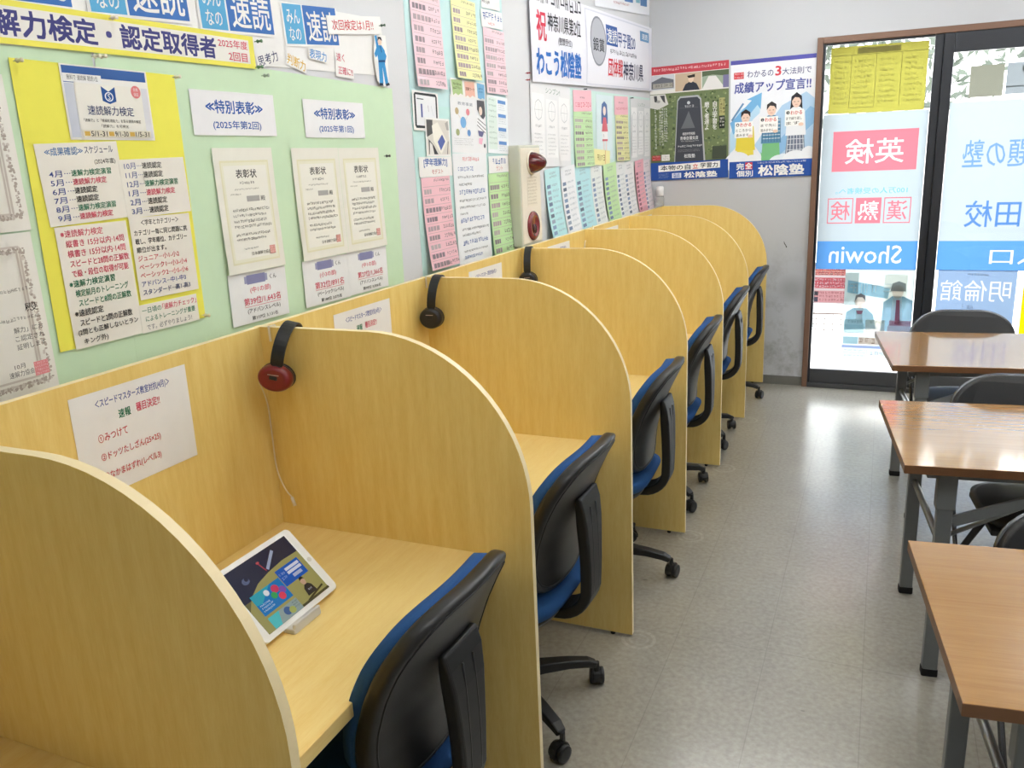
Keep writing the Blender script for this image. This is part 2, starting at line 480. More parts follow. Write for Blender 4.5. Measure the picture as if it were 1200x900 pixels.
def sheet_mesh(w, h, base, items, curl=0.0, strike=True, thick=True, inkf=ink, basef=paper, eps=0.00012, bulge=0.0):
    """flat printed sheet centred on its origin in the XZ plane facing -Y"""
    mb = MB(); mats = []; idx = {}
    def mi(key, f):
        if key not in idx:
            idx[key] = len(mats); mats.append(f(key[1]))
        return idx[key]
    def pos(u, v, k):
        off = curl * max(0, v) ** 2 + bulge * math.sin(math.pi * min(max(v, 0), 1)) * math.sin(math.pi * min(max(u, 0), 1))
        return ((u - 0.5) * w, -(eps * k + off), (0.5 - v) * h)
    nv = 24 if bulge else (8 if curl else 1)
    nu = 24 if bulge else 1
    if base is not None:
        mb.grid(lambda a, b: pos(a, 1 - b, 0), nu, nv, mi(('b', base), basef))
        if thick and not (curl or bulge):
            # the sheet's own thickness
            th = 0.0004
            c4 = [(-w / 2, 0, -h / 2), (w / 2, 0, -h / 2), (w / 2, 0, h / 2), (-w / 2, 0, h / 2)]
            bk = [(x, y + th, z) for x, y, z in c4]
            mb.add(c4 + bk, [(4, 7, 6, 5), (0, 4, 5, 1), (1, 5, 6, 2), (2, 6, 7, 3), (3, 7, 4, 0)], idx[('b', base)])
    k = 1
    for it in items:
        kind = it[0]
        if kind == 'g':   # raise following items
            k += it[1]; continue
        if kind == 'r':
            _, u0, v0, u1, v1, c = it
            mb.grid(lambda a, b: pos(u0 + (u1 - u0) * a, v1 + (v0 - v1) * b, k), nu, nv, mi(('i', c), inkf)); k += 1
        elif kind == 'e':
            _, cu, cv, ru, rv, c = it
            n = 24
            if bulge:
                for q in range(5):
                    r0, r1 = q / 5, (q + 1) / 5
                    mb.add([pos(cu + ru * rr_ * math.cos(2 * math.pi * j / n), cv - rv * rr_ * math.sin(2 * math.pi * j / n), k) for rr_ in (r0, r1) for j in range(n)],
                           [(j, n + j, n + (j + 1) % n, (j + 1) % n) for j in range(n)], mi(('i', c), inkf))
                k += 1; continue
            mb.add([pos(cu + ru * math.cos(2 * math.pi * j / n), cv - rv * math.sin(2 * math.pi * j / n), k) for j in range(n)], [tuple(range(n))], mi(('i', c), inkf)); k += 1
        elif kind == 'p':
            _, pts, c = it
            mb.add([pos(a, b, k) for a, b in pts], [tuple(range(len(pts)))], mi(('i', c), inkf)); k += 1
        elif kind == 'l':
            _, u0, v0, u1, v1, wd, c = it
            ax, ay = u0 * w, v0 * h; bx, by = u1 * w, v1 * h
            L_ = math.hypot(bx - ax, by - ay) or 1e-6
            nx, ny = -(by - ay) / L_ * wd / 2, (bx - ax) / L_ * wd / 2
            q = [(ax + nx, ay + ny), (bx + nx, by + ny), (bx - nx, by - ny), (ax - nx, ay - ny)]
            mb.add([pos(a / w, b / h, k) for a, b in q], [(0, 1, 2, 3)], mi(('i', c), inkf)); k += 0.25
        elif kind == 's':
            _, u0, v0, u1, v1, rows, c, fill, seed, ragged = it
            rng = random.Random(seed); rh = (v1 - v0) / rows
            for r_ in range(rows):
                a = u0; end = u1 - (u1 - u0) * ragged * rng.random()
                step = rh * fill * h / w
                while a < end:
                    wd = step * rng.uniform(0.5, 0.95)
                    t0 = v0 + rh * r_ + rh * rng.uniform(0, 0.15); t1 = t0 + rh * fill * rng.uniform(0.75, 1)
                    # a small broken mark of three or four strokes
                    hh = t1 - t0; x1_ = a + wd
                    bars = [(a, t0 + hh * .02, x1_, t0 + hh * .17), (a + wd * .05, t0 + hh * .42, x1_, t0 + hh * .56), (a, t0 + hh * .82, x1_, t0 + hh * .98),
                            (a, t0, a + wd * .16, t1), (a + wd * .42, t0, a + wd * .58, t1), (a + wd * .84, t0 + hh * .1, x1_, t1)]
                    for q in rng.sample(bars, rng.choice((3, 3, 4))):
                        mb.add([pos(q[0], q[3], k), pos(q[2], q[3], k), pos(q[2], q[1], k), pos(q[0], q[1], k)], [(0, 1, 2, 3)], mi(('i', c), inkf))
                    a += step * 1.08
            k += 1
        elif kind == 'h':   # a box with its lettering cut out and filled in the letters' own colour
            _, u0, v0, u1, v1, c, letters = it
            polys = [[(u0, v0), (u1, v0), (u1, v1), (u0, v1)]]
            for (_, t, a0, b0, a1, b1, c2, b, mir) in letters:
                for lp in glyph_loops(t, b):
                    polys.append([(a0 + (a1 - a0) * ((1 - x) if mir else x), b0 + (b1 - b0) * y) for x, y in lp])
            flatp = [q for p in polys for q in p]
            tris = tessellate_polygon([[Vector((x * w, y * h, 0)) for x, y in p] for p in polys])
            mb.add([pos(x, y, 1) for x, y in flatp], [tuple(f) for f in tris], mi(('i', c), inkf))
            for (_, t, a0, b0, a1, b1, c2, b, mir) in letters:
                vv, ff = glyphs(t, b)
                mb.add([pos(a0 + (a1 - a0) * ((1 - x) if mir else x), b0 + (b1 - b0) * y, 1) for x, y in vv], ff, mi(('i', c2), inkf))
        elif kind == 't':
            _, t, u0, v0, u1, v1, c, b, mir = it
            vv, ff = glyphs(t, 0.0 if b > 0.006 else b)
            rowsn = t.count('\n') + 1; em = (v1 - v0) * h / rowsn
            dx = max(0, b - 0.004) * em * 1.1
            # heavier lettering is struck four times, slightly shifted
            for sx_, sy_ in (((-1, -1), (1, -1), (1, 1), (-1, 1)) if (b > 0.006 and strike and len(vv) < 3500) else ((0, 0),)):
                ou, ov = sx_ * dx / w, sy_ * dx / h
                mb.add([pos(u0 + ou + (u1 - u0) * ((1 - x) if mir else x), v0 + ov + (v1 - v0) * y, k) for x, y in vv],
                       [tuple(reversed(f)) if mir else f for f in ff], mi(('i', c), inkf)); k += 0.25
            k += 0.25
    return mb, mats

def place_sheet(o, plane, c0, c1, rot, lift):
    if plane == 'w':      # left wall: faces +x, reads along +y
        o.location = (XW + lift, c0, c1); o.rotation_euler = (0, -R(rot), R(90))
        o.rotation_mode = 'XYZ'
        o.matrix_world = Matrix.Translation((XW + lift, c0, c1)) @ Matrix.Rotation(R(90), 4, 'Z') @ Matrix.Rotation(-R(rot), 4, 'Y')
    elif plane == 'e':    # end wall: faces -y
        o.matrix_world = Matrix.Translation((c0, YE - lift, c1)) @ Matrix.Rotation(-R(rot), 4, 'Y')
    elif plane == 'p':    # back panel of the carrels
        o.matrix_world = Matrix.Translation((lift, c0, c1)) @ Matrix.Rotation(R(90), 4, 'Z') @ Matrix.Rotation(-R(rot), 4, 'Y')
    return o

def sheet(name, label, cat, plane, c0, c1, w, h, rot, lift, base, items, group=None, curl=0.0, **kw):
    mb, mats = sheet_mesh(w, h, base, items, curl=curl, **kw)
    o = mb.build(name, mats)
    place_sheet(o, plane, c0, c1, rot, lift)
    return tag(o, label, cat, group)

# ------------------------------------------------------------------ the room
X1, Y0, ZC = 4.3, -2.6, 2.75
struct(MB().box(XW - 0.1, X1 + 0.1, Y0 - 0.1, 4.9, -0.06, 0).build('floor', FLOOR))
struct(MB().box(XW - 0.1, X1 + 0.1, Y0 - 0.1, 4.9, ZC, ZC + 0.08).build('ceiling', CEIL))
struct(MB().box(XW - 0.1, XW, Y0 - 0.1, 4.9, 0, ZC).build('wall_left', WALL))
struct(MB().box(X1, X1 + 0.1, Y0 - 0.1, 4.9, 0, ZC).build('wall_right', WALL))
struct(MB().box(XW, X1, Y0 - 0.1, Y0, 0, ZC).build('wall_back', WALL))
DX0, DX1, DZ = 0.953, 2.66, 2.197
struct(MB().box(XW, DX0, YE, YE + 0.1, 0, ZC).box(DX0, DX1, YE, YE + 0.1, DZ, ZC).box(DX1, X1, YE, YE + 0.1, 0, ZC).build('wall_end', WALL_END))
CRK = MB().tube([(0.801, YE - 0.0006, 0.968), (0.806, YE - 0.0006, 0.953), (0.813, YE - 0.0006, 0.945), (0.819, YE - 0.0006, 0.930)], [0.0015, 0.003, 0.0022, 0.004], 6)
struct(CRK.build('trim_3', flat('dark chipped plaster', '#4a4742', rough=0.9)))
struct(MB().box(XW, DX0, YE - 0.008, YE, 0, 0.06).build('baseboard_end', BASEB))
struct(MB().box(DX0, DX0 + 0.034, YE - 0.03, YE + 0.1, 0, DZ).box(DX1 - 0.034, DX1, YE - 0.03, YE + 0.1, 0, DZ)
       .box(DX0 + 0.034, DX1 - 0.034, YE - 0.03, YE + 0.1, DZ - 0.036, DZ).build('trim_1', FRAMEW, bevel=0.003))
struct(MB().box(DX0 + 0.034, DX1 - 0.034, YE - 0.03, YE + 0.1, 0.0, 0.03).build('trim_2', ALUG, bevel=0.003))

def slab_door(name, x0, x1, z0, z1, gx0, gx1, gz0, gz1, y, d, mat_top, mat_low):
    r = bpy.data.objects.new(name, None); COL.objects.link(r); r.location = (x0, y, z0); struct(r)
    def part(nm, mb, mat, bev=0.004):
        for i, v in enumerate(mb.v): mb.v[i] = (v[0] - x0, v[1] - y, v[2] - z0)
        return mb.build(nm, mat, r, bevel=bev)
    part('stile', MB().box(x0, gx0, y, y + d, z0, z1), mat_top)
    part('stile', MB().box(gx1, x1, y, y + d, z0, z1), mat_top)
    part('top_rail', MB().box(gx0, gx1, y, y + d, gz1, z1), mat_top)
    part('bottom_rail', MB().box(gx0, gx1, y, y + d, z0, gz0), mat_low)
    part('pane', MB().box(gx0, gx1, y + d * 0.5, y + d * 0.5 + 0.005, gz0, gz1), GLASS, 0)
    return r
slab_door('door_1', 0.987, 1.647, 0.03, 2.161, 1.003, 1.599, 0.125, 2.148, YE - 0.012, 0.028, ALU, ALUG)
slab_door('door_2', 1.647, 2.626, 0.03, 2.161, 1.703, 2.57, 0.125, 2.052, YE - 0.026, 0.034, ALU, ALUG)

# ------------------------------------------------------------------ ceiling lamps (above the frame)
LAMPM = bpy.data.materials.new('fluorescent tube glow')
_, N_, L_, b_ = nodes_of(LAMPM)
b_.inputs['Base Color'].default_value = (0.9, 0.9, 0.9, 1)
b_.inputs['Emission Color'].default_value = (0.98, 1.0, 1.0, 1)
b_.inputs['Emission Strength'].default_value = LAMP_STRENGTH
for i, (lx, ly) in enumerate(LAMP_SPOTS):
    t = thing('ceiling_light', (lx, ly, ZC), 'white twin tube fluorescent fitting on the ceiling, %s' % (
        ['above the nearest carrels', 'above the second and third carrels', 'above the fourth and fifth carrels', 'above the farthest carrels',
         'right of the aisle by the camera', 'above the nearest folding table', 'above the middle folding table', 'by the glass doors'][i]), 'ceiling light',
        rz=R(90), group='fluorescent ceiling fittings')
    MB().box(-0.13, 0.13, -0.63, 0.63, -0.045, 0).build('housing', WHITEP, t, bevel=0.006)
    for s in (-0.065, 0.065):
        MB().tube([(s, -0.6, -0.072), (s, 0.6, -0.072)], 0.019, 12).build('tube', LAMPM, t, smooth=True)

# ------------------------------------------------------------------ outside the door
struct(MB().box(-4, 9, 4.92, 22, -0.06, -0.02).build('ground', flat('pale concrete', '#dcdad4', rough=0.85, noise=0.05, nscale=3)))  # light concrete in its own pale colour
g = MB().box(-4, 9, 14, 14.4, -0.02, 6.5)
bl = thing('building', (0, 0, 0), 'pale building across the street behind the glass door', 'building')
g.build('wall', flat('pale render', '#d9d6d0', rough=0.9, noise=0.05, nscale=4), bl)
for i in range(7):
    MB().box(-3.2 + i * 1.7, -2.3 + i * 1.7, 13.95, 14.0, 3.1, 4.4).build('window', flat('grey window glass', '#8d949a', rough=0.2), bl)  # window panes in one even grey
tr = thing('street_tree', (1.2, 8.6, -0.02), 'leafy tree whose crown shows through the clear top strips of the glass doors', 'tree')
MB().tube([(0, 0, 0), (0.05, 0, 1.0), (0.0, 0.05, 2.2)], [0.09, 0.075, 0.05], 9).build('trunk', flat('grey bark', '#7d7468', rough=0.9, noise=0.2), tr, smooth=True)
lf = MB(); rg = random.Random(3)
for i in range(1500):
    a = rg.uniform(0, 6.283); rr = rg.random() ** 0.5; px = 1.9 * rr * math.cos(a); py = 0.8 * rr * math.sin(a); pz = 2.7 + rg.uniform(-1, 1) * 0.95 * math.sqrt(max(0.05, 1 - rr * rr))
    d = Vector((rg.gauss(0, 1), rg.gauss(0, 1), rg.gauss(0, 1))).normalized(); e = d.orthogonal().normalized(); s = rg.uniform(0.05, 0.1)
    c = Vector((px, py, pz))
    lf.add([c - d * s, c - e * s * 0.45, c + d * s, c + e * s * 0.45], [(0, 1, 2, 3)])
lf.build('foliage', flat('grey green leaves', '#4d5548', rough=0.7, noise=0.2), tr)
# a low sign board with bright flyers and a low wire rack on the pavement
sb = thing('sign_board', (1.15, 6.9, -0.02), 'board of red and pink flyers standing outside behind the left glass door', 'sign board')
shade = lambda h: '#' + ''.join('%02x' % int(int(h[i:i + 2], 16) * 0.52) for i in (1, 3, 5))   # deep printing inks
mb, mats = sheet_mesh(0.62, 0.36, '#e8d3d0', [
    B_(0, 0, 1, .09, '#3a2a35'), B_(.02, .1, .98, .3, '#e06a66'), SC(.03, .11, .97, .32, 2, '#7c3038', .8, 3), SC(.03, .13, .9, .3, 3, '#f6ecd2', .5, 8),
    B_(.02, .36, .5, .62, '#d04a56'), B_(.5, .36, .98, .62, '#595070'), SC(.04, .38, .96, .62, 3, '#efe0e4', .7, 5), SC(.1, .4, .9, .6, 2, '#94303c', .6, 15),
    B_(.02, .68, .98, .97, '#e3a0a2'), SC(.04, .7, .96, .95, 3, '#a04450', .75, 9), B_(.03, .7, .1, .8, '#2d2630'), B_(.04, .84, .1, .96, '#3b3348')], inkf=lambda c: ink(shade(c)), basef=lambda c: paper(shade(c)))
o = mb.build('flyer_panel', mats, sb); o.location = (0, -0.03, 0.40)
MB().box(-0.31, 0.31, -0.028, 0.0, 0.215, 0.585).build('board', WHITEP, sb, bevel=0.004)
for s in (-0.28, 0.28):
    MB().tube([(s, -0.013, 0), (s, -0.013, 0.22)], 0.012, 8).build('leg', TUBEG, sb, smooth=True)
rk = thing('wire_rack', (1.05, 6.55, -0.02), 'low brown wire rack on the pavement below the flyer board', 'rack')
BR = flat('brown coated wire', '#4f4038', rough=0.5, noise=0.05)
MB().tube([(-0.3, 0, 0), (-0.3, 0, 0.19), (0.3, 0, 0.19), (0.3, 0, 0)], 0.008, 8).build('frame', BR, rk, smooth=True)
for zz in (0.05, 0.10, 0.145):
    MB().tube([(-0.3, 0, zz), (0.3, 0, zz)], 0.004, 6).build('wire', BR, rk)
for k in range(7):
    MB().tube([(-0.2 + k * 0.0667, 0, 0.0), (-0.2 + k * 0.0667, 0, 0.19)], 0.004, 6).build('wire', BR, rk)

# ------------------------------------------------------------------ study carrels
PT = 0.018
PY = [-0.255] + [0.605 + 0.834 * i for i in range(6)]
PY[6] = 4.774
HT, DP, DD, ZD = 1.2115, 0.70, 0.60, 0.693
def panel_outline():
    r = 0.39
    pts = [(-PT, 0.012), (-PT, HT)]
    for i in range(19):
        a = R(90 - i * 5)
        pts.append((DP - r + r * math.cos(a), HT - r + r * math.sin(a)))
    pts.append((DP, 0.012))
    return pts
CAR_LAB = ['light wood study carrel in the near left corner, cut off by the photo edge',
           'light wood study carrel holding the white tablet, nearest whole booth',
           'light wood study carrel just beyond the red headphones',
           'light wood study carrel between the two black headphones and third chair from camera',
           'light wood study carrel beside the cream fire alarm box, fourth chair pushed in',
           'light wood study carrel second from the end wall',
           'light wood study carrel against the scuffed end wall']
for k in range(7):
    ya = (PY[k - 1] + PT) if k > 0 else -1.07
    yb = PY[k]
    if k == 0: ya = -1.07
    t = thing('study_carrel', (0.3, (ya + yb) / 2, 0), CAR_LAB[k], 'study carrel', group='row of study carrels along the left wall')
    oy = (ya + yb) / 2
    bp_ = MB().box(-PT - 0.3, -0.3, ya - oy, yb - oy + PT * 0, 0.012, HT - 0.0015)
    o = bp_.build('back_panel', [PANELW, EDGEW], t)
    # banded top edge
    o.data.polygons[1].material_index = 1
    MB().box(-0.3, DD - 0.3, ya - oy, yb - oy, ZD - 0.028, ZD).build('desktop', DESKW, t, bevel=0.0015)
    mbp = MB().prism(panel_outline(), lambda a, b, c: (a - 0.3, yb - oy + c, b), PT, 0, 1)
    o = mbp.build('side_panel', [PANELW, EDGEW], t)
    for fx in (-0.22, DP - 0.37):
        MB().lathe([(0.007, 0), (0.0085, 0.004), (0.007, 0.0125)], (fx, yb - oy + PT / 2, 0), n=12).build('foot', RUBBER, o)

# ------------------------------------------------------------------ office chairs
def sq(u, n=3.2):     # superellipse half-width profile helper
    return max(0.0, 1 - abs(u) ** n) ** (1 / n)
def backrest_point(u, v, off, hw=0.215, zb=0.462, zt=0.855, grow=0.0):
    """u,v in -1..1 on a rounded, tilted, slightly wrapped back; off = distance behind the front face"""
    n = 3.6
    L_ = (abs(u) ** n + abs(v) ** n) ** (1 / n)
    m = max(abs(u), abs(v))
    if L_ > 1e-6: u, v = u * m / L_, v * m / L_
    wv = hw * (1.0 - 0.10 * (0.5 - 0.5 * v) ** 1.3 - 0.02 * (0.5 + 0.5 * v)) + grow
    y = u * wv
    z = (zb + zt) / 2 + v * ((zt - zb) / 2 + grow)
    K = ((0.43, 0.213), (0.50, 0.216), (0.56, 0.222), (0.63, 0.236), (0.70, 0.260), (0.76, 0.287), (0.81, 0.312), (0.87, 0.336))
    x = K[0][1]
    for (z0, x0), (z1, x1) in zip(K, K[1:]):
        if z >= z0: x = x0 + (x1 - x0) * min(1.15, (z - z0) / (z1 - z0))
    x -= 0.028 * u * u
    return (x + off, y, z)
def shell(mb, off0, off1, n=22, m=0, grow=0.0, puff=0.0, lip=0.0):
    """closed cushion between two offset copies of the back surface"""
    def f(sgn, off):
        def g(a, b):
            u, v = a * 2 - 1, b * 2 - 1
            e = max(abs(u), abs(v))
            return backrest_point(u, v, off + sgn * puff * (1 - e ** 4), grow=grow + sgn * lip)
        return g
    A = MB().grid(f(-1, off0), n, n); B = MB().grid(f(0, off1), n, n)
    o = len(mb.v); k = (n + 1) ** 2
    mb.add(A.v + B.v, A.f + [tuple(i + k for i in reversed(q)) for q in B.f], m)
    ring = [i for i in range(n)] + [i * (n + 1) + n for i in range(n)] + [n * (n + 1) + n - i for i in range(n)] + [(n - i) * (n + 1) for i in range(n)]
    L = len(ring)
    for i in range(L):
        a, b = ring[i], ring[(i + 1) % L]
        mb.f.append((o + a, o + a + k, o + b + k, o + b)); mb.m.append(m)
    return mb
def seat_mesh(z0, z1, w, d0, d1, puff, r=3.5, grow=0.0, n=20):
    mb = MB()
    def pt(a, b, z, pf, sh):
        u, v = a * 2 - 1, b * 2 - 1
        m = max(abs(u), abs(v)); L_ = (abs(u) ** r + abs(v) ** r) ** (1 / r)
        if L_ > 1e-6: uu, vv = u * m / L_, v * m / L_
        else: uu, vv = u, v
        x = (d0 + d1) / 2 + uu * ((d1 - d0) / 2 + grow) * sh; y = vv * (w / 2 + grow) * sh
        zz = z + pf * (1 - m ** 4)
        if z == z1: zz -= 0.03 * max(0, -uu - 0.5) * 2 * 0.6
        return (x, y, zz)
    k = (n + 1) ** 2
    Tm = MB().grid(lambda a, b: pt(a, b, z1, puff, 1.0), n, n); Bm = MB().grid(lambda a, b: pt(a, b, z0, 0, 0.93), n, n)
    mb.add(Tm.v + Bm.v, Tm.f + [tuple(i + k for i in reversed(q)) for q in Bm.f])
    ring = [i for i in range(n)] + [i * (n + 1) + n for i in range(n)] + [n * (n + 1) + n - i for i in range(n)] + [(n - i) * (n + 1) for i in range(n)]
    for i in range(len(ring)):
        a, b = ring[i], ring[(i + 1) % len(ring)]
        mb.f.append((a, a + k, b + k, b)); mb.m.append(0)
    return mb
def make_office_chair(label):
    t = thing('office_chair', (0, 0, 0), label, 'office chair', group='blue and black office chairs along the carrels')
    seat_mesh(0.40, 0.435, 0.45, -0.235, 0.235, 0.02).build('seat', BLUEF, t, smooth=True, weld=True)
    seat_mesh(0.372, 0.400, 0.43, -0.225, 0.215, 0.0).build('seat_pan', BLACKP, t, smooth=True, weld=True)
    b = shell(MB(), -0.066, -0.034, puff=0.008, lip=0.004, grow=-0.006).build('backrest', BLUEF, t, smooth=True, weld=True)
    s = shell(MB(), -0.038, 0.0, grow=0.002).build('back_shell', BLACKP, t, smooth=True, weld=True)
    m = s.modifiers.new('bevel', 'BEVEL'); m.width = 0.012; m.segments = 4; m.limit_method = 'ANGLE'; m.angle_limit = R(50)
    # seam groove around the shell
    gp = []
    for i in range(49):
        a = 2 * math.pi * i / 48; u, v = math.cos(a), math.sin(a); mm = max(abs(u), abs(v)); u, v = u / mm * 0.93, v / mm * 0.93
        gp.append(backrest_point(u, v, 0.0006))
    MB().tube(gp, 0.0022, 6, cap=False).build('seam', BLACKM, s, smooth=True)
    # one wide ribbon runs down the back, curls under and reaches the seat
    pts = []
    pts += [(0.272, 0, 0.725), (0.277, 0, 0.69), (0.280, 0, 0.64), (0.282, 0, 0.58), (0.283, 0, 0.52), (0.282, 0, 0.47)]
    for i in range(1, 9):
        a = R(i * 90 / 8); pts.append((0.282 - 0.085 + 0.085 * math.cos(a), 0, 0.455 - 0.088 * math.sin(a)))
    pts += [(0.18, 0, 0.366), (0.08, 0, 0.362)]
    sp = MB().ribbon(pts, [0.13, 0.13, 0.118, 0.105, 0.096] + [0.09] * (len(pts) - 5), [0.016, 0.026] + [0.032] * (len(pts) - 2), (0, 1, 0)).build('back_support', BLACKM, t, bevel=0.007, seg=3)
    for s_ in (-0.02, 0.02):
        MB().tube([(p[0] + 0.0145, s_, p[2]) for p in pts[1:7]], 0.0025, 6).build('rib', BLACKP, sp, smooth=True)
    MB().obox((-0.03, 0, 0.35), (0.13, 0, 0.355), 0.13, 0.035).build('tilt_mechanism', BLACKM, t, bevel=0.006)
    MB().lathe([(0.026, 0.10), (0.028, 0.20), (0.022, 0.205), (0.022, 0.345)], n=18).build('gas_column', BLACKM, t, smooth=False)
    base = MB().lathe([(0.03, 0.068), (0.042, 0.075), (0.045, 0.105), (0.032, 0.125)], n=20).build('star_base', BLACKM, t, smooth=False)
    for i in range(5):
        a = i * 2 * math.pi / 5; c, s = math.cos(a), math.sin(a)
        MB().ribbon([(c * q, s * q, z) for q, z in ((0.035, 0.103), (0.12, 0.103), (0.20, 0.097), (0.262, 0.086), (0.288, 0.074))],
                    [0.052, 0.045, 0.038, 0.034, 0.028], [0.036, 0.032, 0.027, 0.025, 0.02], (-s, c, 0)).build('arm', BLACKM, base, bevel=0.005)
        ca = MB()
        cx, cy = c * 0.292, s * 0.292; rot = a + 1.3 + i * 0.9
        d = Vector((math.cos(rot), math.sin(rot), 0)); sd = Vector((-d.y, d.x, 0)); ctr = Vector((cx, cy, 0.026)) + d * 0.012
        for w_ in (-0.014, 0.014):
            prof = [(0.018, -0.009), (0.0245, -0.007), (0.026, 0), (0.0245, 0.007), (0.018, 0.009)]
            n = 18; V = []
            for r_, h_ in prof:
                for j in range(n):
                    al = 2 * math.pi * j / n
                    V.append(ctr + sd * (w_ + h_) + d * (r_ * math.cos(al)) + Vector((0, 0, r_ * math.sin(al))))
            F = [(i_ * n + j, i_ * n + (j + 1) % n, (i_ + 1) * n + (j + 1) % n, (i_ + 1) * n + j) for i_ in range(4) for j in range(n)]
            F += [tuple(reversed(range(n))), tuple(4 * n + j for j in range(n))]
            ca.add(V, F)
        # hood and stem
        hood = []
        for j in range(9):
            al = R(-15 + j * 26); hood.append(ctr + d * (0.029 * math.cos(al)) + Vector((0, 0, 0.029 * math.sin(al))))
        ca.ribbon(hood, 0.018, 0.004, sd)
        ca.tube([(cx, cy, 0.045), (cx, cy, 0.08)], 0.008, 8)
        ca.build('caster', BLACKM, base)
    return t
CH = [((0.435, 0.225), -2, 20, 'blue and black office chair at the tablet carrel, nearest the camera'),
      ((0.437, 0.975), -2, 40, 'blue and black office chair at the second carrel, between first and second tall panels'),
      ((0.436, 1.875), 1, 3, 'blue and black office chair third from the camera, tucked into its carrel'),
      ((0.432, 2.70), 2, 36, 'blue and black office chair fourth from the camera, tucked into its carrel'),
      ((0.43, 3.56), 2, 36, 'blue and black office chair fifth from the camera, second from the end wall'),
      ((0.43, 4.40), 2, 0, 'blue and black office chair nearest the scuffed end wall')]
ch0 = make_office_chair(CH[0][3])
def spin_base(c, deg):
    for q in c.children:
        if q.name.startswith('star_base'): q.rotation_euler = (0, 0, R(deg))
CHAIRS = []
for i, (xy, rz, sp_, lab) in enumerate(CH):
    c = ch0 if i == 0 else copy_thing(ch0, (0, 0, 0), 0, lab)
    c.location = (xy[0], xy[1], 0); c.rotation_euler = (0, 0, R(rz)); spin_base(c, sp_)
    CHAIRS.append(c)

# ------------------------------------------------------------------ folding tables
def make_table(label, depth=0.65, length=1.8):
    t = thing('folding_table', (0, 0, 0), label, 'table', group='long folding tables on the right')
    h = 0.70; D = depth
    MB().box(0, length, 0, D, h - 0.026, h).build('tabletop', [TABLEW, TABLEE], t, bevel=0.002)
    tt = t.children[0]
    for p in tt.data.polygons:
        if abs(p.normal.z) < 0.5: p.material_index = 1
    MB().box(0.07, length - 0.07, 0.055, 0.085, h - 0.056, h - 0.026).box(0.07, length - 0.07, D - 0.085, D - 0.055, h - 0.056, h - 0.026).build('apron_rail', STEELG, t, bevel=0.002)
    for sx, xb in ((1, 0.125), (-1, length - 0.125)):
        for yy in (0.07, D - 0.07):
            lg = MB().box(xb - 0.021, xb + 0.021, yy - 0.015, yy + 0.015, 0.022, h - 0.03).box(xb - 0.026, xb + 0.026, yy - 0.019, yy + 0.019, h - 0.15, h - 0.03)
            o = lg.build('leg', STEELG, t, bevel=0.003)
            MB().box(xb - 0.023, xb + 0.023, yy - 0.017, yy + 0.017, 0, 0.026).build('foot_cap', RUBBER, o, bevel=0.004)
            MB().obox((xb + sx * 0.022, yy, h - 0.19), (xb + sx * 0.37, yy, h - 0.05), 0.014, 0.032, (0, 0, 1)).build('brace', STEELG, t, bevel=0.002)
            MB().tube([(xb + sx * 0.01, yy + 0.024, h - 0.25), (xb + sx * 0.33, yy + 0.024, h - 0.07)], 0.007, 8).build('stay_rod', TUBEG, t, smooth=True)
        MB().tube([(xb, 0.085, h - 0.27), (xb, D - 0.085, h - 0.27)], 0.011, 10).build('crossbar', TUBEG, t, smooth=True)
    return t
TB = [((1.554, 0.354), 6.5, 0.61, 'amber woodgrain folding table nearest the camera, at the lower right'),
      ((1.486, 1.462), 6.3, 0.655, 'amber woodgrain folding table in the middle of the three on the right'),
      ((1.460, 2.638), 6.4, 0.672, 'amber woodgrain folding table nearest the glass doors')]
for (xy, rz, dep, lab) in TB:
    t = make_table(lab, dep); t.location = (xy[0], xy[1], 0); t.rotation_euler = (0, 0, R(rz))

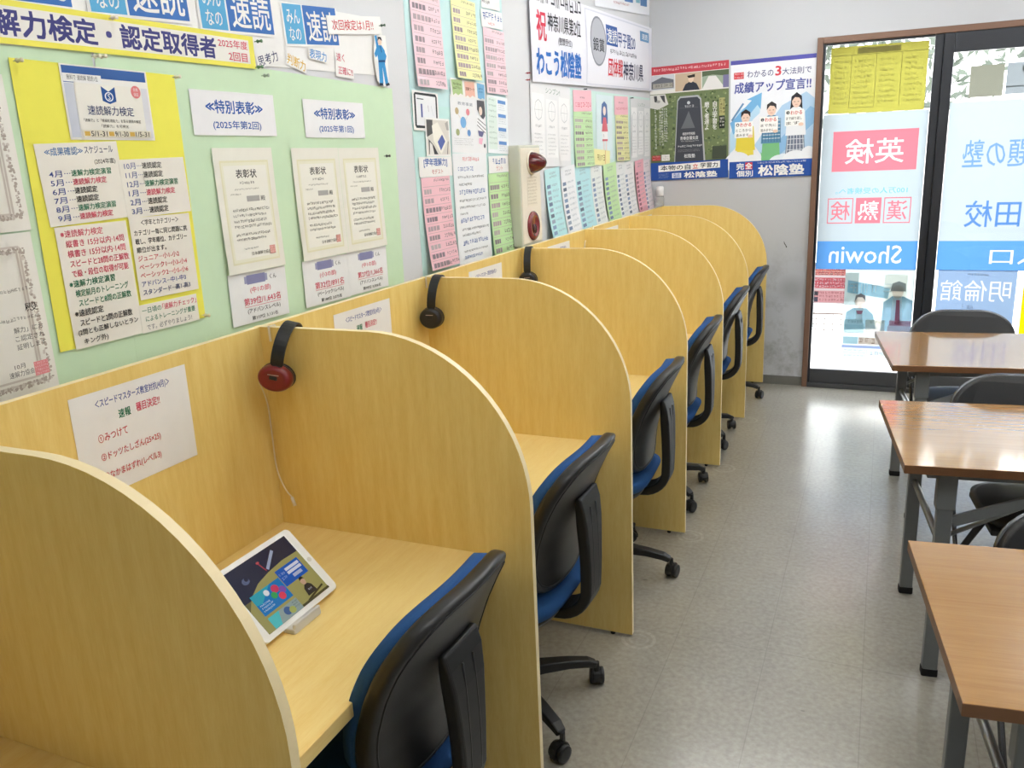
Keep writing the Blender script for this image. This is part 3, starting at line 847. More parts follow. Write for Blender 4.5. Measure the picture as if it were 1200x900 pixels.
# ------------------------------------------------------------------ folding chairs
def make_folding_chair(label):
    t = thing('folding_chair', (0, 0, 0), label, 'folding chair', group='black folding chairs at the tables')
    # sitter faces -y; back plane at y=+0.25, seat around y=-0.1
    hw = 0.225
    def outline(r, inset, z0, z1, n=10):
        w = hw - inset; pts = [(-w, z0)]
        for i in range(n + 1):
            a = R(180 - i * 90 / n); pts.append((-w + r + r * math.cos(a), z1 - inset - r * 0.75 + r * 0.75 * math.sin(a)))
        for i in range(n + 1):
            a = R(90 - i * 90 / n); pts.append((w - r + r * math.cos(a), z1 - inset - r * 0.75 + r * 0.75 * math.sin(a)))
        pts.append((w, z0)); return pts
    yb = lambda z: 0.16 + (z - 0.43) * 0.30
    path = [(-hw, -0.20, 0.012)] + [(x, yb(z), z) for x, z in outline(0.155, 0, 0.50, 0.765)] + [(hw, -0.20, 0.012)]
    path = [(x, y + (0.014 if z > 0.5 else 0), z) for x, y, z in path]
    MB().tube(path, 0.0075, 10).build('back_frame', CHROME, t, smooth=True)
    pb = MB(); o1 = outline(0.155, 0.0005, 0.53, 0.768)
    n = len(o1)
    V = [(x, yb(z) - 0.022 - 0.02 * (1 - (x / hw) ** 2) * -1, z) for x, z in o1] + [(x, yb(z) + 0.012 + 0.02 * (1 - (x / hw) ** 2), z) for x, z in o1]
    pb.add(V, [tuple(reversed(range(n))), tuple(range(n, 2 * n))] + [(i, (i + 1) % n, n + (i + 1) % n, n + i) for i in range(n)])
    pb.build('backrest', VINYL, t, bevel=0.006, seg=3)
    seat_mesh(0.0, 0.035, 0.40, -0.2, 0.2, 0.012, r=3.2)
    sm = seat_mesh(0.405, 0.435, 0.40, -0.19, 0.19, 0.012, r=3.2)
    sm.v = [(v[1], v[0] - 0.10, v[2]) for v in sm.v]
    sm.build('seat', VINYL, t, smooth=True, weld=True)
    MB().box(-0.18, 0.18, -0.26, 0.06, 0.385, 0.405).build('seat_frame', BLACKM, t, bevel=0.004)
    hr = hw - 0.03
    for s in (-1, 1):
        MB().tube([(s * hr, -0.20, 0.40), (s * hr, 0.24, 0.012)], 0.011, 10).build('rear_leg', BLACKM, t, smooth=True)
        MB().lathe([(0.013, 0), (0.014, 0.01), (0.012, 0.03)], (s * hr, 0.243, 0), n=10).build('foot_cap', RUBBER, t)
        MB().lathe([(0.013, 0), (0.014, 0.01), (0.012, 0.03)], (s * hw, -0.20, 0), n=10).build('foot_cap', RUBBER, t)
    MB().tube([(-hr, 0.185, 0.06), (hr, 0.185, 0.06)], 0.008, 8).build('rear_stretcher', BLACKM, t, smooth=True)
    MB().tube([(-hw, -0.125, 0.10), (hw, -0.125, 0.10)], 0.008, 8).build('front_stretcher', BLACKM, t, smooth=True)
    return t
FC = [((1.925, 0.84), 6.5, 'black folding chair behind the nearest table, only its corner in view'),
      ((1.905, 2.04), 6.5, 'black folding chair between the middle and the farthest table'),
      ((1.80, 3.28), 6.5, 'black folding chair at the farthest table in front of the glass door')]
f0 = make_folding_chair(FC[0][2])
for i, (xy, rz, lab) in enumerate(FC):
    c = f0 if i == 0 else copy_thing(f0, (0, 0, 0), 0, lab)
    c.location = (xy[0], xy[1], 0); c.rotation_euler = (0, 0, R(rz))

# ------------------------------------------------------------------ tablet, headphones, cords, alarm box
def make_tablet():
    t = thing('tablet', (0.352, 0.222, ZD), 'white tablet propped on the desk of the nearest carrel, colourful screen lit', 'tablet')
    # local frame: e along the long edge (towards +y), w up the screen, n out of the screen
    e = Vector((0, 1, 0)); w = Vector((-0.707, 0, 0.707)); n = Vector((0.707, 0, 0.707))
    o0 = Vector((0, 0, 0.012))
    def Q(a, b, c): return o0 + e * a + w * b + n * c
    W, H = 0.24, 0.17
    def rr(hw, hh, r, k=6):
        pts = []
        for cx, cy, a0 in ((hw - r, hh - r, 0), (-hw + r, hh - r, 90), (-hw + r, -hh + r, 180), (hw - r, -hh + r, 270)):
            for i in range(k + 1):
                a = R(a0 + 90 * i / k); pts.append((cx + r * math.cos(a), cy + r * math.sin(a)))
        return pts
    MB().prism(rr(W / 2, H / 2, 0.012), lambda a, b, c: Q(a, b + H / 2, c - 0.0075), 0.0075).build('body', WHITEP, t, bevel=0.0015)
    scr = [(-0.098, -0.074), (0.098, -0.074), (0.098, 0.074), (-0.098, 0.074)]
    items = [B_(0, 0, 1, .5, '#23263f'),
             P_([(0, .62), (.12, .47), (.3, .36), (.5, .31), (.75, .28), (1, .29), (1, 1), (0, 1)], '#a09a5e'),
             LN(.52, .27, .73, .08, .007, '#9aa4bd'), E_(.2, .24, .05, .05, '#56607f'), E_(.22, .22, .025, .03, '#23263f'), LN(.46, .1, .5, .28, .003, '#a33a4a'), E_(.47, .12, .025, .02, '#b04a52'),
             B_(.56, .36, .93, .63, '#1557b5'), B_(.69, .40, .91, .445, '#cfd8ea'), B_(.69, .46, .91, .505, '#cfd8ea'), B_(.73, .53, .87, .58, '#aab9d8'),
             SC(.58, .42, .68, .55, 2, '#8fb0e6', .6, 4),
             B_(.1, .45, .55, .78, '#1476bc'), P_([(.1, .45), (.4, .45), (.18, .62), (.1, .6)], '#27a3b8'),
             E_(.42, .55, .05, .06, '#c93d63'), E_(.49, .62, .045, .055, '#7e4fae'), E_(.36, .62, .04, .05, '#39a65b'), E_(.44, .69, .045, .055, '#d8425a'), E_(.30, .53, .035, .045, '#dfe7ec'),
             SC(.13, .62, .3, .75, 3, '#d6e8f4', .6, 6),
             B_(.1, .82, .55, 1.0, '#93a5a2'), P_([(.1, .82), (.27, .82), (.2, 1.0), (.1, 1.0)], '#4fc0c4'), E_(.36, .9, .05, .06, '#3f5f93'), E_(.42, .93, .045, .05, '#a9b25c'), SC(.46, .84, .54, .95, 3, '#5d6663', .6, 8),
             E_(.77, .70, .035, .06, '#c5a288'), P_([(.735, .68), (.75, .63), (.79, .625), (.81, .68), (.79, .665), (.755, .665)], '#1d1a19'),
             P_([(.70, .92), (.715, .80), (.75, .755), (.80, .755), (.835, .80), (.85, .92)], '#2a2a30'), SC(.75, .83, .81, .87, 1, '#c9c9cf', .7, 3),
             LN(.66, .97, .95, .9, .004, '#3d3826'), B_(.55, .965, 1.0, 1.0, '#4f4b35')]
    mb, mats = sheet_mesh(0.196, 0.148, '#6a6745', items, inkf=glow, basef=glow, eps=0.00006)
    # carry the flat picture into the tablet's plane
    mb.v = [tuple(Q(x, z + H / 2, 0.0004 - y)) for x, y, z in mb.v]
    mb.build('screen', mats, t)
    MB().prism([(0.0055 * math.cos(R(a)), 0.0055 * math.sin(R(a))) for a in range(0, 360, 20)], lambda a, b, c: Q(a + 0.109, b + H / 2, c), 0.0006).build('home_button', flat('pale grey plastic', '#d7d5cf', rough=0.3), t)
    return t
make_tablet()
st = thing('tablet_stand', (0.341, 0.21, ZD), 'white plastic stand clip under the front edge of the tablet', 'tablet stand')
MB().obox((0.016, -0.046, 0.006), (0.016, 0.042, 0.006), 0.03, 0.012).obox((0.0275, -0.044, 0.011), (0.0275, 0.040, 0.011), 0.008, 0.022).build('clip', flat('light grey plastic', '#d3d3d1', rough=0.35, noise=0.02), st, bevel=0.003)
MB().obox((0.01, 0, 0.0035), (-0.12, 0, 0.0035), 0.06, 0.007, (0, 0, 1)).build('foot', WHITEP, st, bevel=0.002)
MB().obox((-0.116, 0, 0.009), (-0.083, 0, 0.062), 0.05, 0.005, (1, 0, 0)).build('prop', WHITEP, st, bevel=0.002)
def cable(name, pts, r, mat, label, cat='cable', extra=None):
    # smooth the given points
    P = [Vector(p) for p in pts]; out = []
    for i in range(len(P) - 1):
        p0, p1, p2, p3 = P[max(i - 1, 0)], P[i], P[i + 1], P[min(i + 2, len(P) - 1)]
        for k in range(8):
            s = k / 8
            out.append(0.5 * ((2 * p1) + (p2 - p0) * s + (2 * p0 - 5 * p1 + 4 * p2 - p3) * s * s + (3 * p1 - p0 - 3 * p2 + p3) * s ** 3))
    out.append(P[-1])
    mb = MB().tube(out, r, 8)
    if extra: extra(mb, out)
    return tag(mb.build(name, mat, smooth=True), label, cat)
cable('charging_cable', [(0.20, 0.352, ZD + 0.085), (0.175, 0.40, ZD + 0.055), (0.12, 0.42, ZD + 0.012), (0.06, 0.37, ZD + 0.004), (0.03, 0.28, ZD + 0.003), (0.014, 0.18, ZD + 0.003), (0.02, 0.11, ZD + 0.003), (0.09, 0.09, ZD + 0.003)], 0.0026, CABLEW,
      'off white charging cable looping behind the tablet')
def plug(mb, out): mb.tube([out[-1], out[-1] + Vector((0.008, -0.001, -0.022))], 0.0042, 8)
cable('earphone_cord', [(0.03, 0.545, 1.09), (0.012, 0.585, 1.02), (0.008, 0.592, 0.94), (0.008, 0.594, 0.85), (0.028, 0.59, 0.80), (0.05, 0.588, 0.775)], 0.0017, CABLEW,
      'thin off white cord with plug hanging below the red headphones', extra=plug)
cable('white_cable', [(0.004, 3.09, 1.10), (0.004, 3.10, 1.148), (0.006, 3.16, 1.18), (0.004, 3.235, 1.203), (-0.009, 3.27, 1.2145)], 0.003, CABLEW,
      'white cable curving over the carrel back beyond the alarm box')

def make_headphones(label, cupcol, name):
    t = thing('headphones', (0, 0, 0), label, 'headphones', group='headphones hung on the carrel panels')
    # local: band plane = local y (front -y .. back +y) x z; origin at top of the panel
    pts = []
    for i in range(25):
        a = R(200 - i * 220 / 24); pts.append((0, 0.066 * math.cos(a), -0.052 + 0.078 * math.sin(a) * (1 if math.sin(a) > 0 else 0.9)))
    MB().ribbon(pts, [0.018] + [0.026] * 23 + [0.018], 0.006, (1, 0, 0)).build('headband', BLACKM, t, bevel=0.0015)
    for s in (-1, 1):
        c0 = Vector((0, s * 0.060, -0.105))
        MB().ribbon([(0, s * 0.064, -0.07), (0, s * 0.074, -0.085), (0, s * 0.077, -0.105)], 0.016, 0.005, (1, 0, 0)).build('yoke', BLACKM, t, bevel=0.001)
        cup = MB().lathe([(0.024, s * 0.030), (0.030, s * 0.028), (0.0345, s * 0.018), (0.035, s * 0.004), (0.034, 0.0)], c0 - Vector((0, s * 0.012, 0)), 'y', 28)
        cu = cup.build('ear_cup', flat('ear cup ' + name, cupcol, rough=0.3, noise=0.04), t, smooth=True)
        cu.data.polygons.foreach_set('use_smooth', [len(p.vertices) == 4 for p in cu.data.polygons])
        MB().lathe([(0.0352, 0.0), (0.0355, s * 0.003), (0.0352, s * 0.006)], c0 - Vector((0, s * 0.012, 0)), 'y', 28).build('rim', flat('ear cup rim', '#2a2223', rough=0.35), cu, smooth=True)
        MB().lathe([(0.034, 0.0), (0.036, -s * 0.006), (0.033, -s * 0.014), (0.015, -s * 0.016)], c0 - Vector((0, s * 0.012, 0)), 'y', 24).build('ear_pad', VINYL, t, smooth=True)
        MB().ribbon([(-0.012, c0.y + s * 0.0185, c0.z + 0.012), (0.010, c0.y + s * 0.0185, c0.z + 0.014)], 0.0018, 0.0006, (0, 0, 1)).build('logo_bar', flat('silver print', '#c9b9b9', rough=0.3, metal=0.5), cu)
    return t
h1 = make_headphones('black headphones with red ear cups hung on the panel above the tablet carrel', '#7a1c20', 'red')
h1.scale = (1.2, 1.15, 0.93); h1.location = (0.08, PY[1] + 0.012, HT - 0.014); h1.rotation_euler = (0, R(14), R(20))
h2 = make_headphones('black headphones hung on the second tall panel, nearer the camera of the two black pairs', '#1f2024', 'black')
h2.scale = (1.1, 1.1, 1.0); h2.location = (0.042, PY[2] + 0.010, HT - 0.021); h2.rotation_euler = (0, R(6), R(12))
h3 = copy_thing(h2, (0.03, PY[3] + 0.010, HT - 0.021), R(14), 'black headphones hung on the third tall panel below the cream alarm box')
for i, (xx, yy) in enumerate(((0.03, PY[1]), (0.005, PY[2]))):
    k = MB().ribbon([(xx, yy - 0.002, HT - 0.035), (xx, yy - 0.003, HT + 0.003), (xx, yy + PT + 0.002, HT + 0.003), (xx, yy + PT + 0.002, HT - 0.02)], 0.006, 0.0015, (1, 0, 0))
    tag(k.build('panel_hook', CABLEW), ['slim white hook over the panel edge beside the red headphones', 'slim white hook over the panel edge beside the nearer black headphones'][i], 'hook')

# fire alarm box
ab = thing('fire_alarm_box', (XW, 2.51, 1.20), 'tall cream fire alarm box on the left wall with red dome lamp', 'fire alarm box')
CREAM = flat('cream enamelled steel', '#ece4d2', rough=0.4, noise=0.02)
CREAMS = flat('grey green enamelled steel', '#cfd0c0', rough=0.45, noise=0.02)
REDL = flat('dark red lamp lens', '#5c1013', rough=0.12, noise=0.05, coat=0.6)
MB().box(0, 0.054, -0.125, 0.115, 0, 0.43).build('case', CREAMS, ab, bevel=0.006)
MB().box(0.050, 0.0565, -0.115, 0.105, 0.012, 0.418).build('front_plate', CREAM, ab, bevel=0.004)
MB().lathe([(0.046, 0.0565), (0.046, 0.064), (0.043, 0.078), (0.033, 0.102), (0.018, 0.122), (0.004, 0.128)], (0, 0, 0.355), 'x', 32).build('dome_lamp', REDL, ab, smooth=True)
MB().lathe([(0.052, 0.0565), (0.052, 0.061), (0.046, 0.063)], (0, 0, 0.355), 'x', 32).build('lamp_ring', CREAM, ab, smooth=True)
MB().lathe([(0.064, 0.0565), (0.064, 0.062), (0.058, 0.068), (0.042, 0.07), (0.036, 0.064), (0.002, 0.063)], (0, -0.005, 0.085), 'x', 36).build('call_button', flat('maroon alarm button', '#7d2a2f', rough=0.25, noise=0.04, coat=0.4), ab, smooth=True)
MB().lathe([(0.020, 0.063), (0.020, 0.066), (0.002, 0.0665)], (0, -0.003, 0.072), 'x', 24).build('press_plate', flat('dark smoked plastic', '#3a2426', rough=0.2), ab, smooth=True)
mb, mats = sheet_mesh(0.11, 0.13, '#ece4d2', [SC(0.02, 0.02, 0.98, 0.98, 9, '#b0a48f', .5, 4, .15)])
o = mb.build('notice_plate', mats, ab); o.matrix_parent_inverse = Matrix(); o.location = (0.0578, 0, 0.235); o.rotation_euler = (0, 0, R(90))

# hand sanitizer bottle in the far corner
sb_ = thing('sanitizer_bottle', (-0.016, 4.772, HT), 'small clear bottle with white pump cap in the far corner on the carrel top', 'bottle')
CLR = bpy.data.materials.new('clear bottle plastic'); _, _, _, bb = nodes_of(CLR)
bb.inputs['Base Color'].default_value = (0.93, 0.94, 0.92, 1); bb.inputs['Transmission Weight'].default_value = 0.75; bb.inputs['Roughness'].default_value = 0.12; bb.inputs['IOR'].default_value = 1.3
MB().lathe([(0.026, 0.0), (0.028, 0.004), (0.028, 0.055), (0.024, 0.066), (0.016, 0.07)], n=24).build('body', CLR, sb_, smooth=True)
MB().lathe([(0.020, 0.068), (0.025, 0.072), (0.025, 0.125), (0.020, 0.132)], n=24).build('cap', WHITEP, sb_, smooth=True)

# ------------------------------------------------------------------ papers on the left wall
NAVY, BLUE, LBLUE, RED, PINKT, GRN, BLK, GRY = '#4a4a86', '#3560ae', '#62afdc', '#cf3f4c', '#d9516b', '#2f7d5c', '#2e2c2c', '#8d8a88'
W_, CREAMP, YELP, PINKP, CYANP, GREENP = '#f1f0ee', '#efeadf', '#f4ed5e', '#f6d6df', '#c9e8e9', '#cfe8c6'
S = sheet
S('backing_paper', 'pale green backing paper behind the yellow sheet, left piece', 'backing paper', 'w', -0.14, 1.50, 0.92, 0.72, 0, 0.001, GREENP, [])
S('backing_paper', 'pale green backing paper behind the three award certificates, right piece', 'backing paper', 'w', 0.892, 1.50, 1.15, 0.66, -1.6, 0.0014, GREENP, [])
S('backing_paper', 'white paper strip along the top carrying the blue speed reading cards', 'backing paper', 'w', 0.62, 1.915, 1.64, 0.165, 1.2, 0.002, W_, [])
def card(lab, c0, c1, w, h, rot):
    S('title_card', lab, 'card', 'w', c0, c1, w, h, rot, 0.004, W_, [
        B_(.03, .0, .35, .94, LBLUE), B_(.37, 0.0, .98, .94, '#4878c0'),
        T('みん', .08, .12, .30, .46, W_, .01), T('なの', .09, .54, .29, .86, W_, .01), T('速読', .42, .12, .94, .86, W_, .012)],
      group='blue and white speed reading cards')
card('blue and white card at the top left edge, only its lower border visible', 0.15, 1.945, 0.29, 0.10, 1.5)
card('blue and white card above the left part of the yellow bordered title strip', 0.466, 1.955, 0.285, 0.105, 2.6)
card('blue and white card above the right end of the yellow bordered title strip', 0.77, 1.957, 0.275, 0.105, 2.6)
card('blue and white card partly covered by the red lettered paper strip', 1.07, 1.955, 0.255, 0.105, 4.2)
S('title_strip', 'white title strip with yellow border and large navy lettering', 'title strip', 'w', 0.20, 1.862, 1.228, 0.076, 0.3, 0.0055, '#f3ea62', [
    B_(0, .14, 0.985, .86, '#f0ede6'), T('速読解力検定・認定取得者', .337, .2, .888, .80, NAVY, .03),
    T('2025年度', .896, .19, .98, .44, PINKT, .012), T('2回目', .922, .56, .976, .82, PINKT, .012)])
S('paper_strip', 'white strip with red lettering pinned over the fourth blue card', 'notice', 'w', 1.285, 1.982, 0.29, 0.050, 6.0, 0.007, W_, [T('次回検定は1月!!', .08, .22, .84, .78, RED, .012)])
S('word_slip', 'small white slip with dark slanted handwriting beside the title strip', 'word slip', 'w', 0.866, 1.856, 0.092, 0.032, 16, 0.0045, W_, [T('思考力', .06, .1, .94, .9, '#40456b', .012)])
S('word_slip', 'small slip with yellow lettering tilted down to the right', 'word slip', 'w', 0.984, 1.856, 0.088, 0.034, -13, 0.0045, W_, [T('判断力', .06, .1, .94, .9, '#e3b94b', .012)])
S('word_slip', 'small slip with light blue lettering under the fourth blue card', 'word slip', 'w', 1.083, 1.882, 0.088, 0.030, -4, 0.0065, W_, [T('表現力', .06, .08, .94, .92, '#4f95d6', .014)])
S('word_slip', 'white slip with two pink lines of lettering left of the blue paper figure', 'word slip', 'w', 1.212, 1.867, 0.092, 0.072, -2, 0.0045, W_, [T('速く', .08, .1, .52, .4, PINKT, .01), T('正確に!!', .14, .6, .94, .9, PINKT, .01)])
# cut-out paper figure in a blue training suit
SB, SD = '#3f96d2', '#1f4f83'
S('paper_figure', 'cut-out paper figure in a blue suit with raised arm above the green paper', 'paper figure', 'w', 1.41, 1.893, 0.09, 0.152, 1, 0.008, None, [
    P_([(.1, .3), (.2, .02), (.95, .0), (.98, .45), (.9, .98), (.5, 1.0), (.15, .9), (.08, .55)], W_),
    P_([(.3, .95), (.33, .52), (.58, .55), (.55, .95)], SB), P_([(.55, .55), (.75, .5), (.88, .93), (.68, .97)], SB),
    P_([(.28, .22), (.62, .2), (.82, .3), (.78, .54), (.34, .56)], SB), P_([(.3, .25), (.12, .38), (.2, .46), (.38, .36)], SB),
    P_([(.22, .04), (.36, .02), (.44, .26), (.3, .28)], SB), P_([(.74, .28), (.9, .4), (.8, .5), (.66, .4)], SB),
    E_(.52, .13, .13, .08, '#f0d2bd'), P_([(.38, .13), (.42, .05), (.62, .045), (.68, .12), (.5, .08)], '#2b2f3d'), LN(.33, .52, .78, .50, .006, SD), LN(.52, .22, .6, .34, .004, SD),
    P_([(.28, .94), (.5, .94), (.52, .99), (.26, .99)], '#26384f'), P_([(.68, .95), (.9, .92), (.95, .97), (.7, .995)], '#26384f')])

S('poster_board', 'bright yellow paper sheet pinned to the green backing, holding white notices', 'poster board', 'w', 0.329, 1.524, 0.400, 0.548, -0.8, 0.0035, YELP, [])
S('test_poster', 'white test poster with blue top band and open book emblem on the yellow sheet', 'poster', 'w', 0.342, 1.727, 0.215, 0.142, -0.5, 0.005, '#f1efe9', [
    B_(.02, .02, .98, .16, '#3f66a8'), B_(.02, .16, .13, .24, '#3f66a8'), B_(.02, .12, .44, .23, W_), T('無料で 速読解 聴読1位', .06, .135, .4, .205, '#55524e'),
    B_(.02, .25, .12, .97, '#cdd1dc'), B_(.90, .25, .98, .97, '#dfdfe4'), B_(.13, .24, .90, .86, '#efece2'),
    P_([(.42, .26), (.5, .33), (.58, .26), (.58, .46), (.5, .5), (.42, .46)], '#2f5a9e'), E_(.5, .4, .05, .065, '#e8ecf4'), E_(.5, .4, .037, .05, '#2f5a9e'), T('S', .485, .36, .515, .44, W_),
    E_(.83, .31, .06, .09, '#e98a8c'), T('合格', .80, .25, .86, .3, W_), T('保証', .80, .32, .86, .37, W_),
    T('速読解力検定', .23, .53, .77, .66, '#3f4f7c', .004), T('「読解力」と「情報処理能力」を測る速読の検定', .17, .71, .84, .755, BLK), T('「読解力」を可視化', .36, .785, .68, .83, BLK),
    B_(.14, .865, .95, .965, '#e9e3cf'), B_(.155, .885, .215, .945, '#dcb45a'), B_(.43, .885, .49, .945, '#dcb45a'), B_(.68, .885, .74, .945, '#dcb45a'),
    T('5/1-31', .225, .88, .41, .95, BLK, .008), T('9/1-30', .5, .88, .66, .95, BLK, .008), T('1/5-31', .75, .88, .92, .95, BLK, .008)])
def rows(lines, u, v0, dv, fs, w, h, ind=0.0):
    """left aligned lines: (text, colour, width fraction, indent)"""
    out = []
    for i, l in enumerate(lines):
        v = v0 + dv * i; uu = u + l[3]
        out.append(T(l[0], uu, v, uu + l[2], v + fs, l[1], .014))
    return out
def month(a, b, c, u, v, fs, w1, w2): return [T(a + '···', u, v, u + w1, v + fs, '#4a5a9c', .004), T(b, u + w1 + .01, v, u + w1 + .01 + w2, v + fs, c, .014)]
it = [T('≪成果確認≫', .10, .05, .55, .15, '#4a7ab0', .012), T('スケジュール', .57, .05, .93, .14, '#4d4f73', .008), T('(2024年度)', .67, .21, .94, .29, '#55524e', .004)]
for i, (a, b, c, w2) in enumerate([('4月', '速解力検定演習', GRN, .5), ('5月', '速読解力検定', PINKT, .42), ('6月', '速読認定', BLK, .28), ('7月', '速読認定', BLK, .28), ('8月', '速解力検定演習', GRN, .48), ('9月', '速読解力検定', PINKT, .42)]):
    it += month(a, b, c, .10, .33 + i * .108, .08, .25, w2)
S('schedule_sheet', 'white schedule sheet for april to september on the yellow sheet', 'schedule', 'w', 0.248, 1.574, 0.193, 0.155, 1.4, 0.0052, CREAMP, it)
it = []
for i, (a, b, c, w2) in enumerate([('10月', '速読認定', BLK, .3), ('11月', '速読認定', BLK, .3), ('12月', '速解力検定演習', GRN, .52), ('1月', '速読解力検定', PINKT, .45), ('2月', '速読認定', BLK, .3), ('3月', '速読認定', BLK, .3)]):
    it += month(a, b, c, .07, .06 + i * .155, .11, .25, w2)
S('schedule_sheet', 'white schedule sheet for october to march on the yellow sheet', 'schedule', 'w', 0.432, 1.557, 0.184, 0.121, 0.8, 0.0055, CREAMP, it)
it = rows([('※速読解力検定', PINKT, .58, 0), ('縦書き 15分以内·14問', PINKT, .82, .05), ('横書き 15分以内·14問', PINKT, .82, .05), ('スピードと28問の正解数', PINKT, .84, .06), ('で級・段位の取得が可能', PINKT, .81, .06),
           ('※速解力検定演習', GRN, .64, 0), ('検定前月のトレーニング', GRN, .76, .06), ('スピードと8問の正解数', GRN, .76, .08), ('※速読認定', BLK, .40, 0), ('スピードと2問の正解数', BLK, .76, .05), ('(2問とも正解しないとラン', BLK, .88, .0), ('キング外)', BLK, .34, .06)], .06, .03, .081, .058, 0, 0)
S('rules_sheet', 'tall white sheet of pink, green and black rules at the foot of the yellow sheet', 'notice', 'w', 0.247, 1.371, 0.173, 0.243, -0.1, 0.0056, CREAMP, it)
it = [T('＜学年とカテゴリー＞', .18, .03, .80, .1, BLK, .012)] + rows([('カテゴリー毎に同じ問題に挑', BLK, .88, 0), ('戦し、学年順位、カテゴリー', BLK, .86, 0), ('順位が出ます。', BLK, .48, 0), ('ジュニア···小1-小2', '#d9606a', .68, 0), ('ベーシック1···小3-小4', '#d9606a', .80, 0), ('ベーシック2···小5-小6', '#d9606a', .80, 0), ('アドバンス···中1-中3', '#5560a0', .74, 0), ('スタンダード···高1-高3', '#44507e', .80, 0)], .05, .15, .104, .07, 0, 0)
S('category_sheet', 'white grade category sheet at the right of the yellow sheet', 'notice', 'w', 0.428, 1.407, 0.174, 0.176, -0.6, 0.0058, CREAMP, it)
S('training_slip', 'white slip with three lines about daily training, bottom right of the yellow sheet', 'notice', 'w', 0.417, 1.278, 0.172, 0.062, -0.4, 0.006, CREAMP, [
    T('一日頃の', .04, .12, .36, .32, GRN, .012), T('「速解力チェック」', .38, .1, .98, .32, PINKT, .012), T('によるトレーニングが重要', .08, .42, .94, .62, GRN, .012), T('です。必ずやりましょう!', .08, .72, .86, .92, GRY, .012)])
def ornate(u0, v0, u1, v1, c, c2, seed):
    rg = random.Random(seed); o = []
    for q in (-.018, .012):
        o += [LN(u0 + q, v0 + q, u1 - q, v0 + q, .004, c2), LN(u1 - q, v0 + q, u1 - q, v1 - q, .004, c2), LN(u1 - q, v1 - q, u0 + q, v1 - q, .004, c2), LN(u0 + q, v1 - q, u0 + q, v0 + q, .004, c2)]
    for a, b, d, e in ((u0, v0, u1, v0), (u1, v0, u1, v1), (u1, v1, u0, v1), (u0, v1, u0, v0)):
        n = 110
        for i in range(n):
            s = i / n; x, y = a + (d - a) * s, b + (e - b) * s
            o.append(E_(x + rg.uniform(-.02, .02), y + rg.uniform(-.014, .014), rg.uniform(.006, .017), rg.uniform(.004, .011), c if rg.random() < .7 else c2))
    return o
S('certificate', 'white certificate with brown scroll border at the left edge, upper one', 'certificate', 'w', 0.008, 1.632, 0.21, 0.277, 0, 0.004, '#efece4', ornate(.08, .06, .84, .9, '#b5a99f', '#d3cac2', 1), group='brown bordered certificates')
S('certificate', 'white certificate with brown scroll border and red seal at the left edge, lower one', 'certificate', 'w', 0.004, 1.338, 0.21, 0.305, 0, 0.0045, '#efece4', ornate(.08, .1, .84, .9, '#b5a99f', '#d3cac2', 2) + [
    T('殿', .62, .40, .74, .45, BLK, .004), SC(.2, .30, .8, .33, 1, '#77716a', .7, 2), SC(.2, .47, .8, .50, 1, '#77716a', .7, 3, .4), T('解力」にお', .48, .53, .76, .565, BLK), T('こ認定され', .48, .58, .76, .615, BLK), T('証明します', .48, .63, .76, .665, BLK), T('10月', .42, .745, .52, .775, BLK), T('速解力協会', .36, .785, .6, .82, BLK),
    B_(.60, .755, .74, .84, '#d9868c'), SC(.61, .76, .73, .84, 4, '#efd0d0', .6, 4, 0)], group='brown bordered certificates')
def head(lab, c0, c1, t2):
    S('heading_sheet', lab, 'heading', 'w', c0, c1, 0.298, 0.102, -0.3, 0.004, '#f0f0f2', [T('≪特別表彰≫', .16, .2, .84, .5, BLUE, .022), T(t2, .22, .66, .80, .88, BLUE, .014)])
head('white heading with blue lettering for the second round, above the left award', 0.72, 1.717, '(2025年第2回)')
head('white heading with blue lettering for the first round, above the two right awards', 1.142, 1.712, '(2025年第1回)')
def award(lab, c0, c1, seed):
    S('award_certificate', lab, 'certificate', 'w', c0, c1, 0.219, 0.304, -0.3, 0.005, '#eceade', [
        B_(.09, .1, .91, .93, '#e6e2c2'), B_(.11, .115, .89, .915, '#ecead4'), B_(.14, .14, .86, .89, '#f0eee3'), T('表彰状', .33, .17, .68, .24, BLK, .012), SC(.38, .265, .62, .295, 1, BLK, .8, seed + 7, 0), SC(.28, .32, .72, .345, 1, '#77746c', .5, seed),
        SC(.2, .36, .38, .38, 1, '#77746c', .6, seed + 1), B_(.46, .385, .68, .43, '#b5b3b0'), T('殿', .70, .39, .78, .43, BLK), SC(.2, .48, .84, .66, 4, '#4d4a46', .5, seed + 2, .15), SC(.2, .68, .8, .76, 2, '#4d4a46', .5, seed + 3, .3),
        SC(.3, .80, .6, .825, 1, '#4d4a46', .55, seed + 4), T('日本速解力協会', .42, .84, .76, .87, BLK), B_(.74, .81, .84, .88, '#e0a39a'), SC(.745, .815, .84, .88, 3, '#f0d2cc', .6, seed, 0)], group='cream bordered award certificates', curl=0.006)
award('cream bordered award certificate on green paper, leftmost of the three', 0.727, 1.485, 11)
award('cream bordered award certificate on green paper, middle of the three', 1.027, 1.482, 21)
award('cream bordered award certificate on green paper, rightmost of the three', 1.247, 1.480, 31)
def namec(lab, c0, c1, l1, l2, l3, l4):
    S('name_card', lab, 'name card', 'w', c0, c1, 0.222, 0.130, -0.8, 0.0055, '#f1f1f0', [
        B_(.26, .08, .66, .22, '#a3a3c0'), B_(.30, .06, .62, .24, '#8c8cb4'), T('くん', .70, .11, .82, .21, BLK, .004), T(l1, .34, .3, .70, .43, PINKT, .01), T(l2, .22, .5, .86, .65, PINKT, .012), LN(.22, .675, .86, .675, .001, PINKT), T(l3, .26, .71, .84, .82, BLK, .01), T(l4, .32, .87, .78, .95, BLK, .01)], group='name cards under the awards')
